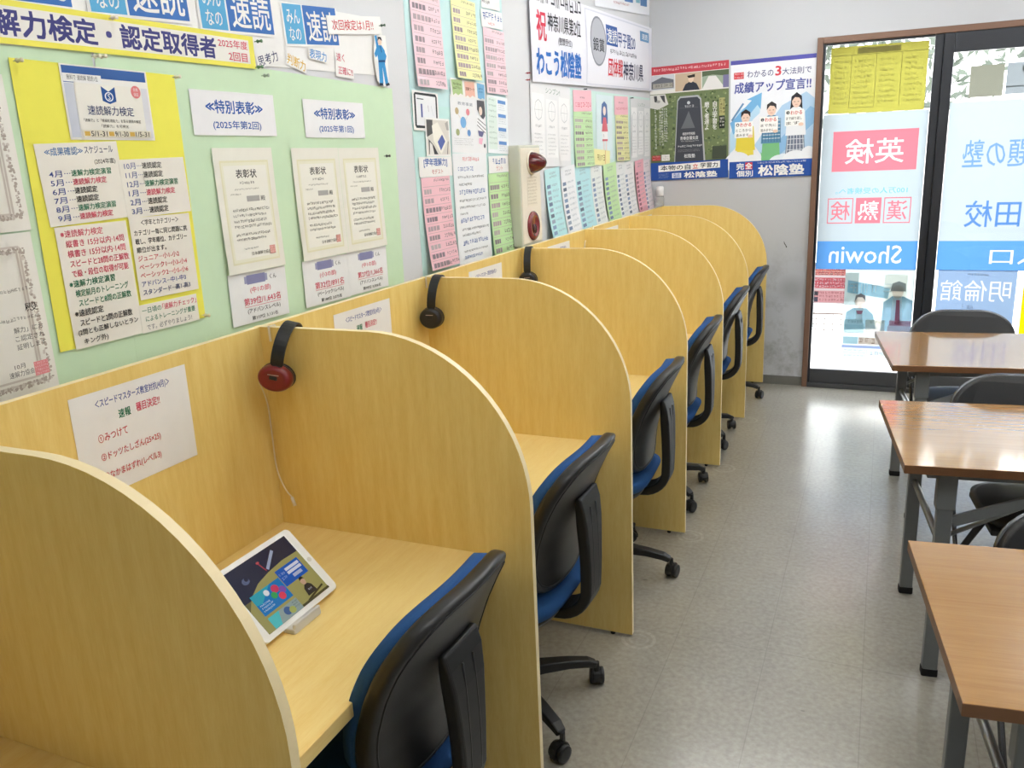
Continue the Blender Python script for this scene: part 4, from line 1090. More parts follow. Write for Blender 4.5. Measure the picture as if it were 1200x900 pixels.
namec('white name card with red placing under the leftmost award', 0.725, 1.267, '(中1の部)', '第39位/1,643名', '(アドバンスレベル)', '第117位 3,131名')
namec('white name card with red placing under the middle award', 1.023, 1.263, '(小3の部)', '第32位/891名', '(ベーシック1レベル)', '第188位 3,075名')
namec('white name card with red placing under the rightmost award', 1.242, 1.262, '(中1の部)', '第27位/1,366名', '(アドバンスレベル)', '第98位 3,006名')

# middle of the left wall: pale cyan sheets with lists
S('backing_paper', 'pale cyan backing paper behind the pink and yellow lists, upper piece', 'backing paper', 'w', 1.99, 2.06, 0.80, 0.60, 0.3, 0.001, CYANP, [])
S('backing_paper', 'pale cyan backing paper behind the lower lists beside the alarm box', 'backing paper', 'w', 1.99, 1.46, 0.80, 0.62, 0.2, 0.0013, '#c5e8e4', [])
def listsheet(lab, c0, c1, w, h, base, n, seed, curl=0.0, rot=0.0, lift=0.004, group=None, dark=0.5, name='list_sheet'):
    rg = random.Random(seed); it = []
    SC0 = SC(.42, .02, .95, .02 + .55 / n, 1, '#6d666a', .5, seed, .1)
    it.append(SC0)
    for i in range(1, n):
        v = i / n
        it.append(LN(.04, v, .97, v, .0012, '#b9a9ac'))
        g1 = rg.choice(['#b7a5ab', '#a3949a', '#948790', '#bfb3b5'])
        u = .07
        for _ in range(rg.choice([3, 4, 4, 5])):
            wd = rg.uniform(.08, .13); it.append(B_(u, v + .28 / n, u + wd * .8, v + .78 / n, g1)); it.append(('g', -1)); u += wd
        it.append(SC(.6, v + .28 / n, .95, v + .8 / n, 1, '#6d6468', .8, seed + i, .05))
    S(name, lab, 'list', 'w', c0, c1, w, h, rot, lift, base, it, group=group, curl=curl)
listsheet('pink name list at the top, left of the yellow list', 1.732, 2.00, 0.215, 0.345, PINKP, 10, 41, .012, group='name lists on the cyan paper')
listsheet('yellow name list at the top between two pink lists', 2.027, 2.014, 0.205, 0.28, '#f0efb4', 9, 42, .015, group='name lists on the cyan paper')
listsheet('pink name list at the top right, under a blue lettered heading', 2.293, 1.955, 0.203, 0.245, PINKP, 8, 43, .006, group='name lists on the cyan paper')
listsheet('pink name list at the bottom left of the cyan paper', 1.727, 1.367, 0.215, 0.322, '#f4c6d0', 10, 44, .022, group='name lists on the cyan paper')
listsheet('green name list at the bottom right, beside the cream alarm box', 2.275, 1.357, 0.205, 0.33, '#c6e8ae', 9, 45, .014, group='name lists on the cyan paper')
S('flyer_sheet', 'small white printed flyer at the top edge above the pink list', 'flyer', 'w', 2.273, 2.182, 0.174, 0.065, 2, 0.005, W_, [SC(.05, .1, .55, .9, 2, '#4a4a55', .5, 2)])
S('heading_sheet', 'small white heading with blue lettering above the right pink list', 'heading', 'w', 2.278, 2.113, 0.200, 0.064, 2, 0.0052, W_, [SC(.08, .12, .92, .62, 1, BLUE, .8, 5, 0), SC(.3, .68, .66, .9, 1, PINKT, .7, 6)])
S('heading_sheet', 'white heading with blue bracketed lettering above the lower pink list', 'heading', 'w', 1.734, 1.563, 0.249, 0.068, -0.5, 0.0052, W_, [T('[学年理解力]', .14, .08, .84, .52, BLUE, .02), T('モデスト', .36, .62, .70, .88, '#c76a6a', .008)])
S('heading_sheet', 'small white heading with blue lettering above the green list', 'heading', 'w', 2.281, 1.557, 0.199, 0.067, 0.2, 0.0052, W_, [SC(.2, .1, .82, .55, 1, BLUE, .85, 15, 0), T('ラント', .36, .6, .68, .88, '#c76a6a')])
S('tag_strip', 'white strip with green, pink and blue ribbon tags below the yellow list', 'tag strip', 'w', 2.031, 1.838, 0.300, 0.064, -0.6, 0.006, W_, [
    P_([(.02, .08), (.32, .02), (.33, .86), (.27, .78), (.2, .9), (.13, .8), (.06, .92)], '#b6cf95'), P_([(.38, .08), (.67, .06), (.68, .9), (.6, .82), (.53, .95), (.46, .84), (.40, .95)], '#f0bfae'), P_([(.74, .06), (.97, .1), (.97, .98), (.9, .9), (.84, .98), (.76, .92)], '#7db4dc'),
    SC(.07, .22, .29, .62, 2, '#4b5f35', .7, 3, .1), T('読解ワーク', .41, .38, .66, .58, '#7a4238', .01), SC(.79, .32, .93, .66, 2, '#2f5f95', .7, 5, .1)])
S('framed_drawing', 'white picture with a thick dark rounded border, left of the infographic', 'picture', 'w', 1.687, 1.749, 0.183, 0.130, -1.7, 0.005, W_, [
    P_([(.06, .1), (.1, .05), (.9, .03), (.95, .1), (.95, .86), (.9, .92), (.1, .94), (.06, .88)], '#3b4045'), B_(.12, .1, .89, .87, '#eceef2'), LN(.16, .2, .42, .2, .003, '#555a66'), B_(.3, .32, .36, .66, '#5a66a5'), LN(.58, .34, .6, .5, .003, '#b9b2c0'), LN(.7, .34, .78, .6, .002, '#c4c7d0')])
S('photo_print', 'small photo print of a paper with blue square overlapping the dark bordered picture', 'photo', 'w', 1.761, 1.663, 0.183, 0.130, -0.9, 0.0065, W_, [
    B_(.05, .05, .95, .95, '#dcd8d0'), P_([(.05, .05), (.3, .05), (.28, .4), (.05, .5)], '#5a5a5c'), P_([(.26, .2), (.5, .1), (.86, .6), (.6, .95), (.3, .6)], '#efece2'), P_([(.46, .62), (.66, .42), (.78, .6), (.58, .85)], '#5d6bab'),
    P_([(.1, .55), (.3, .72), (.46, .95), (.1, .95)], '#4b4b50'), P_([(.14, .62), (.24, .7), (.3, .95), (.12, .95)], '#e4e2df'), P_([(.8, .12), (.92, .05), (.95, .3), (.86, .3)], '#b1aea9'), LN(.9, .6, .84, .95, .004, '#55555a')])
S('infographic', 'white infographic with circles joined to a blue centre and a reading figure', 'poster', 'w', 2.023, 1.708, 0.305, 0.205, -1.5, 0.0045, '#eff0f2', [
    T('教育事業', .2, .1, .62, .16, '#8b93a0'), LN(.18, .3, .5, .66, .002, '#e0c9b4'), LN(.5, .3, .18, .66, .002, '#c7d3df'),
    E_(.17, .27, .05, .06, '#c6b28c'), E_(.47, .27, .05, .06, '#e3909a'), E_(.17, .64, .05, .06, '#a3ab7e'), E_(.48, .64, .05, .06, '#6f9bd0'), E_(.33, .46, .08, .10, '#7db1e0'),
    SC(.06, .74, .62, .88, 4, '#9a9ca0', .4, 8), P_([(.74, .03), (.96, .03), (.98, .3), (.9, .38), (.8, .28), (.74, .2)], '#5b5a60'), E_(.84, .22, .05, .08, '#ead6c9'), P_([(.72, .3), (.9, .36), (1, .5), (.98, .66), (.78, .6), (.7, .46)], '#f6f6f8'),
    LN(.73, .42, .98, .56, .003, '#4b4b55'), LN(.72, .48, .96, .62, .003, '#4b4b55'), LN(.74, .36, .98, .48, .003, '#4b4b55'), P_([(.74, .58), (.92, .6), (.86, .7), (.76, .68)], '#6c6b92'), P_([(.76, .72), (.88, .72), (.84, .84), (.75, .82)], '#eeb9cf'), E_(.92, .86, .03, .04, '#64646e')])
S('document_sheet', 'white and mint document with blue section bars, right of the infographic', 'document', 'w', 2.29, 1.712, 0.205, 0.225, -2.5, 0.0048, '#eef3f6', [
    B_(.05, .04, .46, .93, '#e0efe8'), SC(.08, .06, .44, .9, 9, '#93aca3', .3, 12, .4)] + [x for i in range(4) for x in (B_(.52, .06 + i * .24, .9, .12 + i * .24, '#6d9ad6'), SC(.53, .14 + i * .24, .92, .25 + i * .24, 3, '#9aa4b0', .45, 20 + i, .3))])
S('document_sheet', 'tall white notice with blue subheadings between the pink and green lists', 'document', 'w', 2.012, 1.398, 0.297, 0.416, -0.4, 0.0045, '#eef1f4', [
    SC(.28, .035, .72, .075, 1, '#d4606c', .9, 3, 0), SC(.14, .12, .6, .165, 1, BLUE, .85, 4, 0), SC(.12, .20, .92, .23, 1, '#5e6068', .75, 5, .05), SC(.14, .265, .5, .295, 1, '#5e6068', .75, 6, .0),
    SC(.14, .325, .88, .375, 1, BLUE, .85, 7, .1), SC(.12, .41, .92, .44, 1, '#5e6068', .75, 8, .02), SC(.12, .47, .92, .5, 1, '#5e6068', .75, 9, .05), SC(.12, .53, .32, .555, 1, '#5e6068', .75, 10, 0), SC(.12, .575, .84, .625, 1, BLUE, .85, 11, .2), SC(.14, .67, .94, .70, 1, '#5e6068', .75, 12, .02), SC(.14, .72, .66, .75, 1, '#5e6068', .75, 13, .05), SC(.14, .78, .9, .83, 1, BLUE, .85, 14, .1), SC(.14, .87, .9, .895, 1, '#5e6068', .75, 15, .05), SC(.16, .92, .7, .955, 1, BLUE, .85, 17, .1)], curl=0.006)

# far part of the left wall
S('banner', 'large white cloth banner with red, black and blue lettering and a grey silver medal', 'banner', 'w', 3.745, 2.127, 2.16, 0.39, 1.6, 0.014, '#e9e9f2', [
    ('g', 6),
    SC(0.033, -.02, 0.307, .15, 1, '#3b3b44', .9, 3, 0.02), T('祝', 0.033, 0.22, 0.087, 0.54, '#d9435a', 0.02), T('神奈川県第2位', 0.097, 0.22, 0.308, 0.42, '#3a3a42', 0.014), T('(聖蹟受位)', 0.156, 0.47, 0.245, 0.57, '#6a6a72', 0.006), T('わこう松陰塾', 0.025, 0.62, 0.307, 0.92, '#3a74c4', 0.03),
    B_(0.347, .03, 0.957, .98, '#d6d8e4'), B_(0.353, .05, 0.953, .965, '#ebebf3'),
    E_(0.442, .41, .066, .32, '#8d9099'), E_(0.442, .41, .059, .295, '#b9bbc4'), T('銀賞', 0.398, 0.37, 0.488, 0.54, '#3a3b42', 0.016),
    B_(0.509, .16, 0.61, .43, '#3f62a6'), T('速読', 0.517, 0.2, 0.605, 0.4, W_, 0.012), T('甲子園20', 0.617, 0.22, 0.789, 0.42, '#4a5f96', 0.016), SC(0.538, .47, 0.789, .55, 1, '#5d6070', .8, 5, 0),
    T('団体戦', 0.523, 0.6, 0.656, 0.84, '#dd4c58', 0.02), T('神奈川県', 0.663, 0.61, 0.875, 0.87, '#41435e', 0.018), B_(0.846, .1, 0.948, .25, '#6d9ac4'), T('速読', 0.866, 0.13, 0.933, 0.22, W_, 0.006)], bulge=0.008)
S('wall_poster', 'white poster with blue squares above the banner in the far corner', 'poster', 'w', 4.19, 2.44, 1.15, 0.12, 4.5, 0.006, '#eceef4', [B_(.12, .0, .3, .46, '#5d83bb'), B_(.36, .0, .48, .48, '#7fb4cb'), B_(.5, 0, .66, .55, '#5b86c0'), B_(.72, 0, .80, .5, '#8cc0cf'), B_(.81, 0, .95, .6, '#6088bb'), SC(.3, .62, .6, .8, 1, '#b97a7a', .6, 3)])
S('backing_paper', 'pale mint backing paper behind the far lists under the banner', 'backing paper', 'w', 3.98, 1.70, 1.62, 0.42, 0.5, 0.002, '#d2eae4', [])
def outline_pages(n, seed):
    rg = random.Random(seed); o = []
    for i in range(n):
        u0 = .04 + i * .32; u1 = u0 + .28
        o += [B_(u0, .14 + .05 * (i % 2), u1, .93 - .04 * (i % 2), '#f3f3f4')]
        pts = [(u0 + .14 + .09 * math.cos(a * .785), .33 + .12 * math.sin(a * .785)) for a in range(9)]
        for a in range(8): o.append(LN(*pts[a], *pts[a + 1], .003, '#b9bcc2'))
        o += [LN(u0 + .05, .33, u1 - .05, .33, .002, '#c4c7cc'), LN(u0 + .14, .24, u0 + .14, .44, .002, '#c4c7cc'), SC(u0 + .06, .5, u1 - .06, .55, 1, '#9a9ca2', .6, seed + i), SC(u0 + .03, .6, u1 - .03, .88, 6, '#b0b2b8', .35, seed + 9 + i, .3)]
    return o
S('drawing_sheet', 'white sheet with faint outline drawings just right of the alarm box', 'drawing', 'w', 2.919, 1.718, 0.532, 0.376, -1.3, 0.005, '#e9eaec', [T('シンブン!', .36, .05, .72, .12, '#7f9c8c')] + outline_pages(3, 61))
S('drawing_sheet', 'grey white sheet with faint outline drawings in the far corner under the banner', 'drawing', 'w', 4.549, 1.71, 0.49, 0.385, 0.6, 0.005, '#dfe1e3', [T('シンブン!', .36, .06, .72, .12, '#7f9c8c')] + outline_pages(3, 71) + [LN(.05, .26, .05, .9, .004, '#777b80'), LN(.36, .2, .36, .8, .004, '#777b80'), LN(.66, .26, .66, .9, .004, '#777b80')])
S('heading_sheet', 'pink heading slip above the far green list', 'heading', 'w', 3.383, 1.848, 0.297, 0.105, 2, 0.005, '#f6c3cd', [SC(.36, .3, .6, .42, 1, '#8d5a62', .7, 3), SC(.12, .55, .92, .86, 1, '#dd6478', .8, 4, 0)])
S('heading_sheet', 'pink heading slip above the far yellow list', 'heading', 'w', 4.105, 1.848, 0.29, 0.105, 1.5, 0.005, '#f6c3cd', [SC(.3, .3, .7, .42, 1, '#8d5a62', .7, 5), SC(.12, .58, .9, .78, 1, '#dd8494', .7, 6, 0)])
listsheet('tall green list under a pink heading, far part of the left wall', 3.391, 1.656, 0.31, 0.282, '#c9e9b5', 9, 81, .01, name='list_sheet')
listsheet('tall pale yellow list under a pink heading, far part of the left wall', 4.117, 1.664, 0.276, 0.27, '#e9e8ac', 9, 82, .01)
S('paper_picture', 'pale blue drawing of a standing girl with blue hair and red top between two lists', 'picture', 'w', 3.763, 1.718, 0.30, 0.348, 0.3, 0.005, '#dcecf0', [
    P_([(.3, .3), (.34, .14), (.5, .09), (.66, .14), (.7, .32), (.7, .44), (.3, .44)], '#5d79ab'), E_(.5, .24, .09, .07, '#f3e3da'), P_([(.36, .46), (.42, .34), (.58, .34), (.66, .46), (.7, .56), (.32, .56)], '#dd7480'), B_(.34, .56, .68, .68, '#f4f4f4'), B_(.34, .68, .68, .71, '#d8707c'),
    B_(.40, .71, .46, .93, '#f2dcd6'), B_(.56, .71, .62, .93, '#f2dcd6'), B_(.38, .92, .47, .97, '#cf6068'), B_(.55, .92, .65, .97, '#cf6068'), LN(.42, .6, .44, .65, .004, '#8790a0')])
S('note_card', 'small yellow note card at the feet of the drawn girl', 'card', 'w', 3.70, 1.556, 0.30, 0.085, -3, 0.008, '#f1edaf', [SC(.2, .3, .66, .75, 1, '#8d8446', .9, 3, 0), LN(.7, .0, .7, .9, .006, '#d88f6a')])
strips = [(2.895, 0.205, '#bfe9ee', 'pale cyan hanging list, first right of the alarm box'), (3.105, 0.215, '#eef0f4', 'white hanging list, second right of the alarm box'), (3.345, 0.255, '#bce6ee', 'pale cyan hanging list, third right of the alarm box'),
          (3.585, 0.20, '#e9efee', 'white hanging list left of the far green hanging list'), (3.83, 0.25, '#c8e8b3', 'green hanging list in the far row above the carrels'), (4.055, 0.19, '#eceff0', 'white hanging list just right of the green hanging list'),
          (4.25, 0.225, '#eff0f2', 'white hanging list left of the far pink hanging list'), (4.48, 0.21, '#f2b6c4', 'pink hanging list in the far row above the carrels'), (4.67, 0.20, '#eee3e8', 'pale pinkish hanging list, last before the corner')]
for i, (c0, w, col_, lab) in enumerate(strips):
    rg = random.Random(100 + i); it = [SC(.3, .05, .75, .15, 2, '#8a93a0', .6, i, .2)]
    for r_ in range(9):
        v = .22 + r_ * .082
        it += [B_(.1, v, .32, v + .05, rg.choice(['#8fa6c6', '#7d8fae', '#6f7c8f', '#a1b0c4']) if '#f2b6' not in col_ else '#a0707e'), SC(.42, v, .9, v + .05, 1, '#9aa6b4', .6, i * 9 + r_, .3)]
    ang = 0
    S('hanging_list', lab, 'list', 'w', c0 + 0.02, 1.355 + (0.004 if i % 2 else 0), w, 0.335, 3.5, 0.004 + 0.0022 * ((i * 5) % 3), col_, it, group='hanging lists in the far row', curl=0.03)

# sheets taped to the carrel backs
BOOTH = ['white event notice taped in the tablet carrel, its writing readable', 'white event notice taped in the second carrel, lower part hidden', 'white event notice taped in the third carrel, corner showing',
         'white event notice corner showing beyond the alarm box carrel', 'white event notice corner in the carrel second from the end', 'white event notice tip in the carrel at the end wall']
nm = [T('＜スピードマスターズ教室対抗(4月)＞', .19, .08, .83, .17, '#3f4f9c', .012), T('速報', .36, .235, .46, .32, GRN, .02), T('種目決定!!', .51, .225, .72, .315, PINKT, .014), T('①みつけて', .17, .41, .41, .49, RED, .008), T('②ドッツたしざん(25×25)', .17, .59, .68, .68, RED, .008), T('③なかまはずれ(レベル3)', .17, .78, .66, .87, RED, .008)]
yb_ = [0.05, 0.908, 1.763, 2.575, 3.405, 4.18]
mb, mats = sheet_mesh(0.297, 0.21, '#ecebea', nm)
n0 = None
for i, y in enumerate(yb_):
    if n0 is None: o = n0 = mb.build('event_notice', mats)
    else:
        o = n0.copy(); COL.objects.link(o)
    place_sheet(o, 'p', y + 0.149, 1.077 if i else 1.076, -0.4, 0.0012)
    tag(o, BOOTH[i], 'notice', 'event notices taped inside the carrels')

# push pins
PINS = [(0.14, 1.795, '#d8cfb0', 'cream push pin at the upper left corner of the yellow sheet'), (0.315, 1.816, '#ece8d2', 'cream push pin just above the yellow sheet, left of a close pair'), (0.330, 1.817, '#ece8d2', 'cream push pin just above the yellow sheet, right of a close pair'),
        (0.373, 1.894, '#efe6d8', 'white push pin on the top border of the title strip'), (0.819, 1.892, '#4f7d55', 'green push pin at the upper right end of the title strip'), (0.811, 1.831, '#5f8d65', 'green push pin at the lower right end of the title strip'),
        (0.831, 1.812, '#9cae9a', 'pale push pin at the top edge of the green paper'), (1.418, 1.995, '#4c6a55', 'dark green push pin at the end of the red lettered strip'), (0.525, 1.790, '#ece8d0', 'cream push pin at the upper right corner of the yellow sheet'),
        (0.512, 1.255, '#e9e2b4', 'cream push pin at the lower right corner of the yellow sheet'), (1.387, 1.605, '#454a48', 'dark push pin at the right edge of the green paper'), (2.605, 1.933, '#b33b48', 'red push pin at the lower left corner of the banner, upper of two'),
        (2.602, 1.905, '#b33b48', 'red push pin at the lower left corner of the banner, lower of two'), (3.39, 1.905, '#33373f', 'dark push pin above the far green list'), (4.29, 1.898, '#33373f', 'dark push pin above the far corner drawing')]
for (y, z, c, lab) in PINS:
    m = flat('pin ' + c, c, rough=0.3)
    p = MB().lathe([(0.0012, 0.0), (0.0012, 0.008), (0.0045, 0.009), (0.0045, 0.0105), (0.0026, 0.012), (0.0026, 0.019), (0.0042, 0.021), (0.0042, 0.0225), (0.001, 0.023)], (0, 0, 0), 'x', 12).build('push_pin', m, smooth=True)
    p.location = (XW + 0.006, y, z)
    tag(p, lab, 'push pin', 'push pins on the left wall')

# ------------------------------------------------------------------ posters on the end wall
rgp = random.Random(5)
hedge = []
for i in range(420):
    u, v = rgp.uniform(.02, .98), rgp.uniform(.255, .82)
    r_ = rgp.uniform(.006, .018); hedge += [E_(u, v, r_, r_ * .7, rgp.choice(['#5d6e49', '#7d8d60', '#4b593d', '#98a577', '#667659'])), ('g', -0.99)]
vert = lambda s, u0, v0, u1, v1, c, b=.012: T('\n'.join(s), u0, v0, u1, v1, c, b)
S('wall_poster', 'poster of a dark stone monument in a hedge, on the end wall by the corner', 'poster', 'e', 0.170, 1.749, 0.515, 0.728, 0.9, 0.003, '#5f6d48', [
    B_(.0, .235, 1, .845, '#72805a')] + hedge + [('g', 6),
    B_(0, 0, 1, .07, '#c24a55'), SC(.05, .018, .96, .05, 1, '#f3d8d8', .7, 3, .02),
    B_(0, .07, 1, .235, '#e9e7e2'), B_(.0, .075, .32, .2, '#c9ccd2'), P_([(.02, .13), (.16, .09), (.31, .12), (.31, .19), (.02, .19)], '#6d6f78'), B_(.04, .145, .3, .185, '#a8a69e'), SC(.03, .15, .3, .185, 1, '#5d5a55', .7, 4, 0),
    B_(.33, .075, .66, .225, '#c9b39a'), P_([(.42, .225), (.46, .17), (.53, .145), (.6, .17), (.64, .225)], '#3b3f4a'), E_(.53, .125, .035, .035, '#e5cfba'), P_([(.48, .1), (.58, .09), (.58, .115), (.5, .12)], '#3a3632'),
    B_(.67, .075, 1, .225, '#9fae9a'), P_([(.67, .225), (.75, .12), (.84, .12), (.95, .225)], '#e4e2e0'), P_([(.67, .075), (1, .075), (1, .13), (.8, .11), (.67, .12)], '#5c6b52'), B_(.93, .12, 1, .225, '#7d7aa0'),
    P_([(.0, .24), (.2, .24), (.24, .33), (.1, .37), (0, .35)], '#dcdad6'), P_([(.05, .25), (.09, .25), (.1, .31), (.06, .3)], '#4f4f52'), P_([(.13, .25), (.19, .25), (.2, .32), (.17, .3)], '#4f4f52'), E_(.11, .3, .025, .012, '#a9a7a3'),
    P_([(.31, .84), (.355, .30), (.39, .27), (.62, .27), (.66, .3), (.71, .84)], '#b5b8bc'), P_([(.32, .84), (.365, .31), (.395, .285), (.61, .285), (.645, .31), (.69, .84)], '#4a4d55'),
    E_(.5, .33, .02, .014, '#c9ccd0'), SC(.45, .35, .56, .375, 1, '#c9ccd0', .8, 3, 0), P_([(.4, .55), (.45, .48), (.5, .40), (.54, .48), (.58, .55)], '#6d7177'), B_(.38, .37, .62, .374, '#60646b'),
    T('和田中学校前', .42, .585, .58, .61, '#e8eaec', .01), T('青春自彊支店', .39, .62, .62, .65, '#e8eaec', .01), SC(.4, .655, .62, .675, 1, '#b9bcc0', .6, 3, 0), SC(.36, .695, .66, .72, 1, '#dcdee0', .7, 6, 0), SC(.36, .735, .64, .76, 2, '#a5a8ad', .5, 7, .1), T('松陰塾', .44, .775, .58, .81, '#eef0f2', .012),
    vert('自立学習を', .80, .335, .86, .575, '#f1f1ee'), vert('磨く者達よ', .70, .335, .76, .575, '#f1f1ee'), B_(.885, .31, .955, .46, '#b3ad76'), B_(.885, .465, .955, .57, '#2f3630'), SC(.895, .32, .95, .45, 4, '#3e3d2a', .7, 4, 0), SC(.895, .475, .95, .56, 3, '#e4e4dc', .7, 5, 0),
    ] + [SC(.06 + i * .06, .36, .09 + i * .06, .72 - .03 * i, 14, '#eceee8', .8, 30 + i, 0) for i in range(3)] + [
    B_(.02, .775, .13, .82, '#c23a40'), SC(.03, .78, .13, .82, 2, '#f2d6d6', .5, 3, 0), B_(.145, .77, .25, .825, '#e9e7e4'), SC(.16, .78, .24, .82, 2, '#8d8a86', .7, 4, 0), B_(.8, .72, .98, .83, '#4d5648'),
    B_(0, .84, 1, 1, '#2c52a0'), P_([(.1, .865), (.9, .85), (.9, .91), (.1, .925)], W_), T('本物の自', .13, .868, .52, .912, '#2f3440', .02), T('立', .55, .866, .62, .908, '#d8433f', .02), T('学習力', .65, .86, .87, .904, '#2f3440', .02), SC(.1, .94, .24, .985, 4, '#b9c6e4', .4, 3, .2), B_(.28, .94, .40, .985, '#dfe4f0'), T('完全\n個別', .295, .943, .385, .982, '#3a5aa8', .02), T('松陰塾', .44, .935, .86, .988, W_, .035)])
def kid(u, hair, top, low, v0, sc_=1.0, long=False, plaid=False):
    o = []
    if long: o.append(P_([(u - .075, v0 + .13), (u - .06, v0 - .01), (u, v0 - .045), (u + .06, v0 - .01), (u + .075, v0 + .13)], hair))
    o += [P_([(u - .12, v0 + .31), (u - .10, v0 + .11), (u - .04, v0 + .075), (u + .04, v0 + .075), (u + .10, v0 + .11), (u + .12, v0 + .31)], top),
          E_(u, v0 + .03, .052, .05, '#edcfbd'), P_([(u - .058, v0 + .03), (u - .055, v0 - .015), (u, v0 - .04), (u + .055, v0 - .015), (u + .058, v0 + .03), (u + .03, v0 + .0), (u - .02, v0 - .005)], hair), LN(u - .03, v0 + .032, u - .012, v0 + .032, .003, '#4a3c38'), LN(u + .012, v0 + .032, u + .03, v0 + .032, .003, '#4a3c38'), LN(u - .015, v0 + .055, u + .015, v0 + .055, .002, '#b8605e'),
          P_([(u - .10, v0 + .31), (u + .10, v0 + .31), (u + .115, v0 + .47), (u - .115, v0 + .47)], low)]
    if plaid:
        for k in range(6): o.append(LN(u - .09 + k * .035, v0 + .31, u - .1 + k * .04, v0 + .46, .004, '#d9dde4'))
        for k in range(3): o.append(LN(u - .1, v0 + .34 + k * .045, u + .1, v0 + .34 + k * .045, .004, '#d9dde4'))
    return o
def board(u, v, n, l2, l3, rot=0):
    return [B_(u - .12, v - .06, u + .10, v + .075, '#f6f6f4'), E_(u - .085, v - .035, .02, .014, '#33343c'), T(n, u - .094, v - .042, u - .076, v - .026, W_), T('わかる', u - .055, v - .05, u + .08, v - .018, '#d2504e', .02), T(l2, u - .105, v + .0, u + .08, v + .025, '#3d3c3c', .008), T(l3, u - .105, v + .04, u + .05, v + .065, '#3d3c3c', .008),
            E_(u + .07, v + .065, .03, .014, '#edcfbd')]
S('wall_poster', 'white and blue poster of three pupils holding signs, beside the door frame', 'poster', 'e', 0.695, 1.746, 0.515, 0.728, 0.6, 0.003, '#eceef4', [
    B_(0, 0, 1, .035, '#5a5aa8'), P_([(.0, .62), (.1, .42), (.3, .36), (.36, .31), (.36, .45), (.28, .5), (.05, .75), (0, .78)], '#bcdcf0'), P_([(.0, .52), (.26, .34), (.2, .33), (.38, .28), (.37, .42), (.33, .38), (.04, .62)], '#7ab6e2'), P_([(.3, .72), (.62, .4), (.9, .3), (1, .36), (1, .78), (.4, .82)], '#b5d3ec'), P_([(.45, .8), (.95, .42), (1, .44), (1, .56), (.6, .82)], '#8fbce2'),
    LN(.02, .5, .16, .36, .012, '#6d92ba'), B_(.04, .10, .16, .155, '#d24a52'), SC(.05, .105, .15, .155, 2, '#f4dada', .6, 3, 0),
    T('わかるの', .20, .095, .51, .15, '#5a5c86', .012), T('3', .535, .075, .60, .15, '#d84a56', .03), T('大法則で', .615, .095, .95, .15, '#5a5c86', .012), T('成績アップ宣言!!', .05, .185, .95, .275, '#565fa4', .022)]
    + kid(.19, '#3d3434', '#e2cf4c', '#e4d456', .45) + kid(.50, '#3d3a3e', '#5f8fb0', '#7fc088', .40) + kid(.79, '#35323a', '#eef0f4', '#757d90', .345, long=True, plaid=True)
    + [LN(.40, .52 + k * .03, .61, .52 + k * .03, .004, '#dde8ee') for k in range(6)] + [LN(.40 + k * .035, .5, .40 + k * .035, .7, .003, '#3f6f92') for k in range(7)]
    + board(.18, .575, '1', 'ところから', '進みます') + board(.48, .545, '2', 'まで先に', '進みません') + board(.78, .50, '3', 'まで繰り返し', 'ます')
    + [E_(.1, .86, .16, .09, '#eef0f5'), E_(.28, .88, .12, .08, '#eef0f5'), P_([(.38, .78), (.49, .88), (.5, .91), (.4, .86)], '#7fc088'), E_(.62, .88, .14, .07, '#e6ecf4'), E_(.8, .86, .16, .08, '#eef0f5'), E_(.95, .84, .1, .09, '#eef0f5'),
       B_(0, .855, 1, 1, '#2f57a8'), SC(.35, .865, .92, .885, 1, '#dfe6f4', .7, 4, .05), T('完', .09, .87, .18, .925, W_, .03), B_(.195, .865, .285, .925, '#d84a50'), T('全', .2, .87, .28, .92, W_, .03), T('個別', .09, .935, .29, .985, W_, .03), T('松陰塾', .36, .895, .90, .985, W_, .035)])

# ------------------------------------------------------------------ films and sheets on the glass doors
def gfilm(name, lab, cat, c0, c1, w, h, base, items, off=0.004, clear=0.0, trans=0.8, rot=0.0, group=None, k=0.27):
    f = lambda c: film(c, trans, clear, k)
    mb, mats = sheet_mesh(w, h, base, items, strike=False, thick=False, inkf=f, basef=f)
    # no back faces: a film is one skin
    o = mb.build(name, mats)
    o.matrix_world = Matrix.Translation((c0, YE - 0.012 + 0.014 - off, c1)) @ Matrix.Rotation(-R(rot), 4, 'Y')
    return tag(o, lab, cat, group)
FW = '#cfdbe1'
PK = '#f58a98'
WH = '#fdfdfd'
gfilm('window_film', 'frosted white film on the left glass door with mirrored red lettering and a blue band', 'window film', 1.301, 1.283, 0.590, 0.985, None, [
    B_(0, .03, 1, .135, FW), B_(0, .135, .11, .38, FW), B_(.925, .135, 1, .38, FW), B_(0, .545, .09, .705, FW), B_(.345, .545, .37, .705, FW), B_(.62, .545, .645, .705, FW), B_(.905, .545, 1, .705, FW), B_(0, .705, 1, .818, FW),
    HB(.11, .135, .925, .38, PK, [T('英検', .235, .185, .80, .335, WH, .018, True)]),
    HB(0, .38, 1, .545, FW, [T('100万人の受検者へ。', .16, .482, .86, .52, '#74d4e8', .0, True)])]
    + [x for (a0, a1, ch) in ((.09, .345, '検'), (.645, .905, '漢')) for x in (B_(a0, .545, a0 + .01, .705, PK), B_(a1 - .01, .545, a1, .705, PK), B_(a0 + .01, .545, a1 - .01, .552, PK), B_(a0 + .01, .698, a1 - .01, .705, PK), HB(a0 + .01, .552, a1 - .01, .698, FW, [T(ch, a0 + .03, .565, a1 - .03, .685, PK, .018, True)]))]
    + [HB(.37, .545, .62, .705, PK, [T('熟', .395, .565, .595, .685, WH, .014, True)]),
    HB(0, .818, 1, 1, '#6aaaf0', [T('Showin', .13, .845, .85, .96, WH, .018, True)])], off=0.004, trans=0.9)
